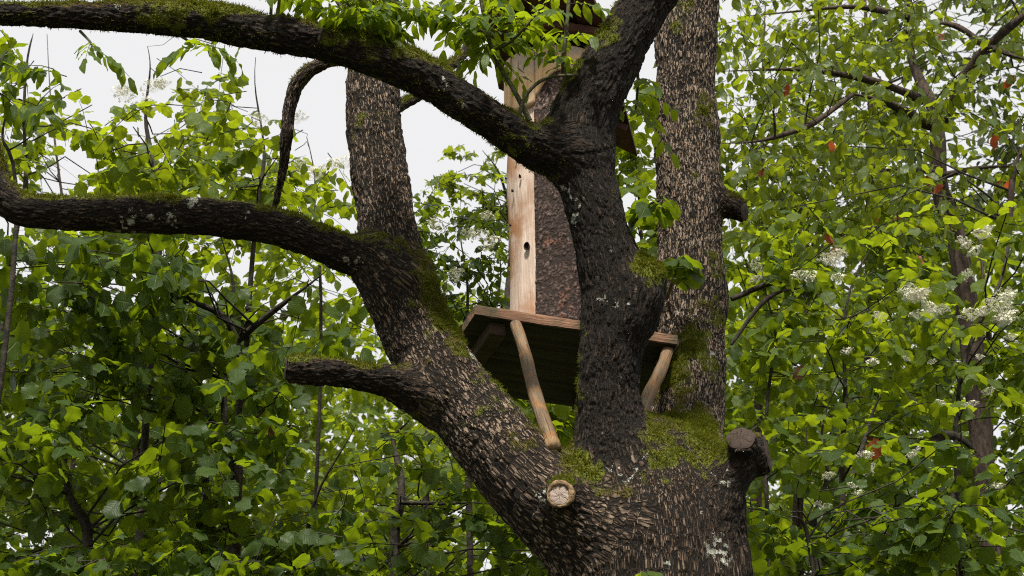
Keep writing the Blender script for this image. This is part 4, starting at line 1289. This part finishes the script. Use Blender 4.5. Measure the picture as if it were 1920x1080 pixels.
lap('shoots')

# ------------------------------------------------------------------ undergrowth and neighbouring trees
def fl(n, x0, y0, x1, y1, Y, s0, s1, seed):
    g = np.random.default_rng(seed)
    return [(g.uniform(x0, x1), g.uniform(y0, y1), Y, g.uniform(s0, s1)) for _ in range(n)]

BIG = HOLES + GLADE
plant('hazel_shrub', 'hazel shrub with large drooping grey-green leaves just below the lower mossy bough', 'shrub',
      [(-40, 440, 330, 760, 8.7, 9.6, 1.5), (300, 470, 640, 780, 9.0, 10.0, 1.2)], 'hazel', 0.125, L_HAZEL,
      stems=[[(432, 1080, 10, 9.6), (430, 800, 9, 9.6), (428, 560, 7, 9.6), (420, 430, 4, 9.6)], [(442, 700, 9, 9.5), (360, 560, 7, 9.3), (300, 470, 4, 9.2)]],
      bare=[[(440, 640, 7, 9.5), (520, 580, 6, 9.3), (610, 508, 4, 9.1)], [(240, 660, 12, 10.2), (300, 605, 9, 10.2), (340, 568, 7, 10.2)]], objs=300, seed=11, holes=BIG, hang=0.75, flat=0.7)
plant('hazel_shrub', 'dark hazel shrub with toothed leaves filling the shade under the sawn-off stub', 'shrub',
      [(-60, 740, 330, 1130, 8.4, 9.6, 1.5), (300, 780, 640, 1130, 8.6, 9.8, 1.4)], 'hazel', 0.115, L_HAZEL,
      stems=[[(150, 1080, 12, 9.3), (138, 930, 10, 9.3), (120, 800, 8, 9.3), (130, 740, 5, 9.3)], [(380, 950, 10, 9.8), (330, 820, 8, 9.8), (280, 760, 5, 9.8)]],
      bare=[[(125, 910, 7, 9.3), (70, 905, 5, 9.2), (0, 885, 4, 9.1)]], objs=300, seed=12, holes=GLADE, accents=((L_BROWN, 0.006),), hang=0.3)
plant('hazel_shrub', 'hazel shrub growing beneath the leaning stem beside the clearing', 'shrub',
      [(640, 930, 1090, 1130, 8.8, 10.0, 1.5), (740, 800, 900, 960, 9.2, 10.2, 1.3), (480, 900, 680, 1120, 8.8, 9.8, 1.2)], 'hazel', 0.105, L_HAZEL,
      stems=[[(748, 1080, 11, 9.9), (746, 940, 10, 9.9), (744, 825, 9, 9.9), (760, 790, 6, 9.9)], [(560, 1080, 6, 9.5), (600, 930, 5, 9.4), (660, 800, 4, 9.3)]],
      bare=[[(750, 942, 4, 9.8), (830, 945, 4, 9.8), (930, 938, 3, 9.7)]], objs=300, seed=13, holes=GLADE)
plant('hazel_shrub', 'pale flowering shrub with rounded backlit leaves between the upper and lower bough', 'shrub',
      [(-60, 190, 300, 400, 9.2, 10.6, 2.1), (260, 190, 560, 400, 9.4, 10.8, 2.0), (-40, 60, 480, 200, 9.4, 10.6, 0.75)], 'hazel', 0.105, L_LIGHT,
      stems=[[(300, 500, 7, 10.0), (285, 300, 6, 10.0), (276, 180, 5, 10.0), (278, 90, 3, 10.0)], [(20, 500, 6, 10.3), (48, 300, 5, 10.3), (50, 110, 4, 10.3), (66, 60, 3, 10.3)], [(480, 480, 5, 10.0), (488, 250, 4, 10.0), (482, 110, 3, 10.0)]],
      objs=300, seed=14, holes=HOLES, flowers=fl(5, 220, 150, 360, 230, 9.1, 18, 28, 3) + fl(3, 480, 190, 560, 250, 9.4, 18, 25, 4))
plant('ash_sapling', 'ash sapling with long pointed leaflets hanging above the bend of the lower bough', 'sapling',
      [(-40, 150, 90, 290, 7.9, 8.5, 1.1)], 'ash', 0.12, L_HAZEL,
      stems=[[(20, 420, 5, 8.3), (15, 250, 4, 8.3), (8, 120, 3, 8.3)]], objs=90, seed=15, hang=0.6, twig=0.3, n_per=8)
plant('elder_bush', 'bright yellow-green elder bush with white blossom behind the lower bough', 'bush',
      [(490, 250, 690, 420, 11.0, 12.4, 1.5), (520, 360, 680, 460, 11.0, 12.0, 1.2), (470, 205, 600, 300, 11.2, 12.2, 0.7)], 'oval', 0.10, L_LIGHT,
      stems=[[(600, 560, 3.5, 11.8), (590, 400, 3, 11.8), (575, 260, 4, 11.8)]], objs=220, seed=16, holes=HOLES,
      flowers=fl(9, 520, 190, 680, 330, 10.8, 18, 30, 5))
plant('dogwood_bush', 'dark glossy dogwood bush with small leaves and cream blossom left of the log hive', 'bush',
      [(785, 385, 950, 560, 9.7, 10.6, 2.0), (800, 540, 960, 640, 9.8, 10.6, 0.8)], 'oval', 0.062, L_DARK,
      stems=[[(880, 720, 6, 10.3), (870, 560, 5, 10.3), (868, 420, 4, 10.3)], [(930, 700, 5, 10.2), (935, 560, 4, 10.2), (925, 430, 3, 10.2)]], objs=300, seed=17, n_per=10, twig=0.32,
      flowers=fl(9, 800, 400, 945, 520, 9.2, 14, 24, 6), holes=HOLES, clump=60)
plant('maple_tree', 'young maple with small lobed leaves against the white sky behind the log', 'tree',
      [(850, 270, 960, 380, 14.5, 16.0, 1.6), (800, 290, 870, 380, 14.5, 15.5, 0.5), (900, 380, 1000, 520, 15, 16.5, 1.6)], 'maple', 0.105, L_FAR,
      stems=[[(960, 700, 10, 15.6), (955, 480, 8, 15.6), (945, 340, 5, 15.6), (900, 280, 3, 15.5)]], objs=140, seed=18, clump=55, n_per=8, twig=0.4)
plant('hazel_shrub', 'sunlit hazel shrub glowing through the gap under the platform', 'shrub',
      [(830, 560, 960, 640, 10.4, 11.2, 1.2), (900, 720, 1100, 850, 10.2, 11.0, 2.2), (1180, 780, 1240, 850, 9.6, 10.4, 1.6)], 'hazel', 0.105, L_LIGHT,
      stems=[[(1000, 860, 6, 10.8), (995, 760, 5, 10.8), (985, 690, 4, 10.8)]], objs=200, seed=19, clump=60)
plant('linden_sapling', 'linden sapling with big pale leaves between the middle stem and the upright stem', 'sapling',
      [(1150, 180, 1240, 480, 11.0, 12.2, 1.7), (1150, 420, 1240, 620, 11.0, 12.2, 1.5)], 'hazel', 0.115, L_LIGHT,
      stems=[[(1200, 700, 7, 11.8), (1198, 480, 6, 11.8), (1190, 220, 4, 11.8)]], objs=160, seed=20, clump=60)
plant('hazel_shrub', 'broad-leaved hazel shrub beside the paired sawn stubs on the trunk', 'shrub',
      [(1390, 800, 1680, 1130, 8.6, 10.0, 1.7), (1660, 800, 1980, 1130, 8.4, 9.8, 1.7)], 'hazel', 0.110, L_HAZEL,
      stems=[[(1540, 1080, 7, 9.6), (1540, 930, 6, 9.6), (1545, 830, 5, 9.6), (1580, 690, 4, 9.6)], [(1790, 1080, 9, 9.4), (1796, 930, 7, 9.4), (1792, 790, 5, 9.4)]],
      bare=[[(1590, 910, 6, 9.7), (1630, 800, 5, 9.7), (1650, 740, 4, 9.7)], [(1700, 860, 9, 10.2), (1780, 815, 10, 10.2), (1830, 850, 12, 10.2)], [(1525, 1080, 4, 8.8), (1510, 985, 4, 8.8), (1470, 965, 3, 8.75)]],
      objs=300, seed=21, accents=((L_BROWN, 0.015), (L_LIGHT, 0.12)), flowers=fl(12, 1540, 800, 1900, 980, 8.8, 10, 20, 7))
plant('guelder_shrub', 'sunny shrub with clusters of cream blossom right beside the upright stem', 'shrub',
      [(1375, 430, 1660, 820, 9.4, 10.8, 1.6), (1640, 400, 1980, 820, 9.2, 10.8, 1.6)], 'hazel', 0.108, L_LIGHT,
      stems=[[(1580, 900, 6, 10.2), (1585, 700, 5, 10.2), (1600, 520, 4, 10.2), (1650, 430, 3, 10.2)], [(1440, 800, 4, 10.2), (1450, 620, 4, 10.2), (1430, 480, 3, 10.2)], [(1800, 800, 5, 10.2), (1870, 520, 6, 10.2), (1920, 390, 6, 10.2)]],
      bare=[[(1370, 560, 5, 10.2), (1450, 530, 6, 10.2), (1530, 520, 5, 10.2)], [(1370, 645, 3, 10), (1440, 560, 5, 10), (1500, 540, 4, 10)]],
      objs=300, seed=22, accents=((L_RED, 0.012), (L_BROWN, 0.012), (L_HAZEL, 0.25)),
      flowers=fl(9, 1700, 540, 1760, 590, 8.8, 15, 25, 8) + fl(9, 1820, 540, 1900, 600, 8.8, 15, 25, 9) + fl(8, 1390, 470, 1580, 530, 9.0, 12, 21, 10) + fl(6, 1800, 430, 1860, 520, 8.9, 12, 20, 12) + fl(12, 1560, 580, 1900, 760, 9.0, 9, 15, 13))
plant('plum_tree', 'wild plum tree with dark spreading twigs and scattered red withered leaves', 'tree',
      [(1345, -60, 1640, 200, 10.6, 12.6, 1.3), (1345, 180, 1640, 430, 10.6, 12.6, 1.6), (1620, -60, 1980, 200, 10.6, 12.6, 1.4), (1620, 180, 1980, 440, 10.4, 12.4, 1.8)], 'plum', 0.115, L_PLUM,
      stems=[[(1800, 520, 20, 12.8), (1768, 340, 18, 12.8), (1740, 200, 17, 12.8), (1712, 80, 16, 12.8), (1690, -40, 14, 12.8)]], stem_mat=M_STEMB, trunk_name='trunk',
      bare=[[(1735, 190, 9, 12.8), (1640, 152, 7, 12.2), (1500, 132, 6, 12.0), (1345, 132, 3, 11.8)], [(1702, 30, 7, 12.8), (1640, 18, 6, 12.4), (1560, 14, 5, 12.2), (1400, 30, 3, 12.0)], [(1775, 230, 4, 11.8), (1800, 155, 9, 11.6), (1850, 90, 10, 11.4), (1925, 25, 11, 11.2), (1990, -40, 9, 11.0)],
            [(1850, 90, 6, 11.4), (1890, 100, 5, 11.3), (1930, 112, 5, 11.2)], [(1860, 95, 6, 11.5), (1790, 50, 6, 11.6), (1740, 40, 5, 11.7)], [(1748, 235, 11, 12.8), (1700, 212, 10, 12.5), (1650, 188, 8, 12.2), (1590, 172, 4, 12.0)],
            [(1600, 178, 4, 12.0), (1520, 232, 6, 11.8), (1440, 262, 5, 11.7), (1350, 268, 3, 11.6)], [(1762, 330, 7, 12.8), (1830, 316, 5, 12.2), (1920, 312, 4, 11.6)], [(1758, 322, 6, 12.8), (1690, 318, 5, 12.2), (1600, 326, 3, 11.8)], [(1890, 420, 7, 11), (1900, 330, 6, 11), (1925, 260, 6, 11)]],
      objs=300, seed=23, accents=((L_RED, 0.05),), flat=0.8, hang=0.6, n_per=8)
# ---- taller trees further back
def back_tree(label, regions, trunk, kind='oval', size=0.13, mat=None, seed=1, objs=0, **kw):
    return plant('background_tree', label, 'tree', regions, kind, size, mat or L_FAR, stems=[trunk], stem_mat=M_STEMB, trunk_name='trunk', objs=objs, lod=0, seed=seed, n_per=9, twig=0.7, group=None, clump=kw.pop('clump', 95), **kw)
back_tree('dark conifer-like tree standing behind the plum twigs', [(1480, -80, 1990, 470, 17, 20, 2.0)], [(1640, 700, 16, 19), (1632, 300, 14, 19), (1625, -80, 10, 19)], 'ash', 0.17, L_FARD, 41, holes=())
back_tree('light green tree crown behind the upright stem and the plum', [(1340, -80, 1700, 560, 15, 18, 2.6)], [(1420, 900, 12, 17), (1430, 400, 9, 17), (1436, 0, 6, 17)], seed=42)
back_tree('leafy tree closing the view behind the cream-blossom shrub', [(1350, 420, 1680, 1120, 13, 16, 2.0)], [(1500, 1100, 14, 15), (1508, 700, 11, 15), (1515, 450, 7, 15)], 'hazel', 0.12, L_HAZEL, seed=43)
back_tree('tall leafy tree behind the far end of the blossom shrubs', [(1640, 420, 2050, 1120, 13, 16, 2.0)], [(1860, 1100, 16, 15), (1850, 700, 12, 15), (1840, 430, 8, 15)], 'hazel', 0.12, L_HAZEL, seed=44)
back_tree('shady tree behind the dark hazel undergrowth', [(-120, 620, 540, 1130, 12, 15, 2.2), (-120, 420, 460, 660, 12, 15, 1.6)], [(260, 1100, 14, 14), (250, 800, 12, 14), (240, 560, 8, 14)], 'hazel', 0.12, L_HAZEL, seed=45, holes=BIG)
back_tree('slim tree behind the pale flowering shrub by the upper bough', [(-120, 200, 520, 430, 13, 16, 1.9)], [(150, 700, 5, 15), (120, 400, 5, 15), (88, 60, 3, 15)], 'hazel', 0.11, L_FAR, seed=46, holes=BIG)
back_tree('leafy tree beyond the clearing behind the leaning stem', [(700, 640, 1120, 1120, 12.5, 15, 2.2), (430, 480, 720, 720, 12.5, 15, 1.3), (430, 900, 720, 1120, 12.5, 15, 2.0)], [(800, 1100, 9, 14), (804, 800, 8, 14), (800, 640, 5, 14)], 'hazel', 0.115, L_LIGHT, seed=47, holes=BIG)
back_tree('sunlit distant tree seen through the clearing', [(430, 640, 820, 1130, 28, 34, 3.2)], [(600, 1100, 6, 31), (604, 900, 5, 31), (606, 700, 3, 31)], 'oval', 0.24, L_LIGHT, seed=48)
back_tree('distant tree beyond the hazel shrubs at the old tree', [(-200, 560, 460, 1130, 26, 32, 3.0)], [(120, 1100, 9, 29), (122, 800, 7, 29), (120, 580, 4, 29)], 'oval', 0.24, L_FAR, seed=49)
back_tree('distant tree straight behind the old trunk', [(800, 560, 1420, 1130, 24, 30, 3.0)], [(1120, 1100, 9, 27), (1122, 800, 7, 27), (1120, 560, 4, 27)], 'oval', 0.22, L_FAR, seed=50)
back_tree('distant tree beyond the blossom shrubs', [(1380, 380, 2120, 1130, 24, 30, 3.0)], [(1700, 1100, 9, 27), (1702, 700, 7, 27), (1700, 400, 4, 27)], 'oval', 0.22, L_FAR, seed=51)
for i, (x0, x1, lb) in enumerate(((-420, 300, 'far wood tree behind the hazel undergrowth'), (250, 760, 'far wood tree showing low through the clearing'), (700, 1300, 'far wood tree low behind the trunk of the old tree'), (1250, 1760, 'far wood tree low behind the paired stubs'), (1700, 2400, 'far wood tree low behind the broad-leaved hazel'))):
    back_tree(lb, [(x0, 720 if i != 1 else 840, x1, 1150, 40, 48, 2.6)], [((x0 + x1) / 2, 1120, 5, 44), ((x0 + x1) / 2 + 6, 950, 4, 44), ((x0 + x1) / 2, 780 if i != 1 else 860, 3, 44)], 'oval', 0.42, L_FAR, seed=60 + i)
# ---- crown of the old tree, above the frame
def old_crown():
    rng = np.random.default_rng(77)
    ends = [L['C'][-1, :3] for L in LIMBS if L['part'] in ('stem', 'bough') and L['C'][-1, 2] > 6.5]
    cs = np.concatenate([e + rng.normal(0, 1, (9, 3)) * np.array([1.0, 0.9, 0.5]) + np.array([0, 0, 0.6]) for e in ends])
    cs = cs[cs[:, 2] > 6.9 + 0.25 * np.clip(cs[:, 1] - 6.5, 0, 9)]
    q = np.concatenate([c + rng.normal(0, 0.3, (9, 3)) for c in cs])
    d = unit(rng.normal(0, 1, q.shape) * np.array([1, 1, 0.3]))
    pos, rot, scl, line = sprays(q, d, rng.uniform(0.3, 0.5, len(q)), 9, 0.11, rng)
    _, py, _ = to_px(pos)
    k = py < -35
    pos, rot, scl = pos[k], rot[k], scl[k]
    V, T, C = merged_leaves(pos, rot, scl, rng.integers(0, 5, len(pos)), rng.random(len(pos)), 'ash', 0, OLD_BASE)
    tag(put('crown', mesh_np('crown', V, tris=T, mat=L_ASH, color=C, cname='lf'), OLD_TREE), kind='stuff')
old_crown()
print('leaves', LEAF_TOTAL)
lap('plants')
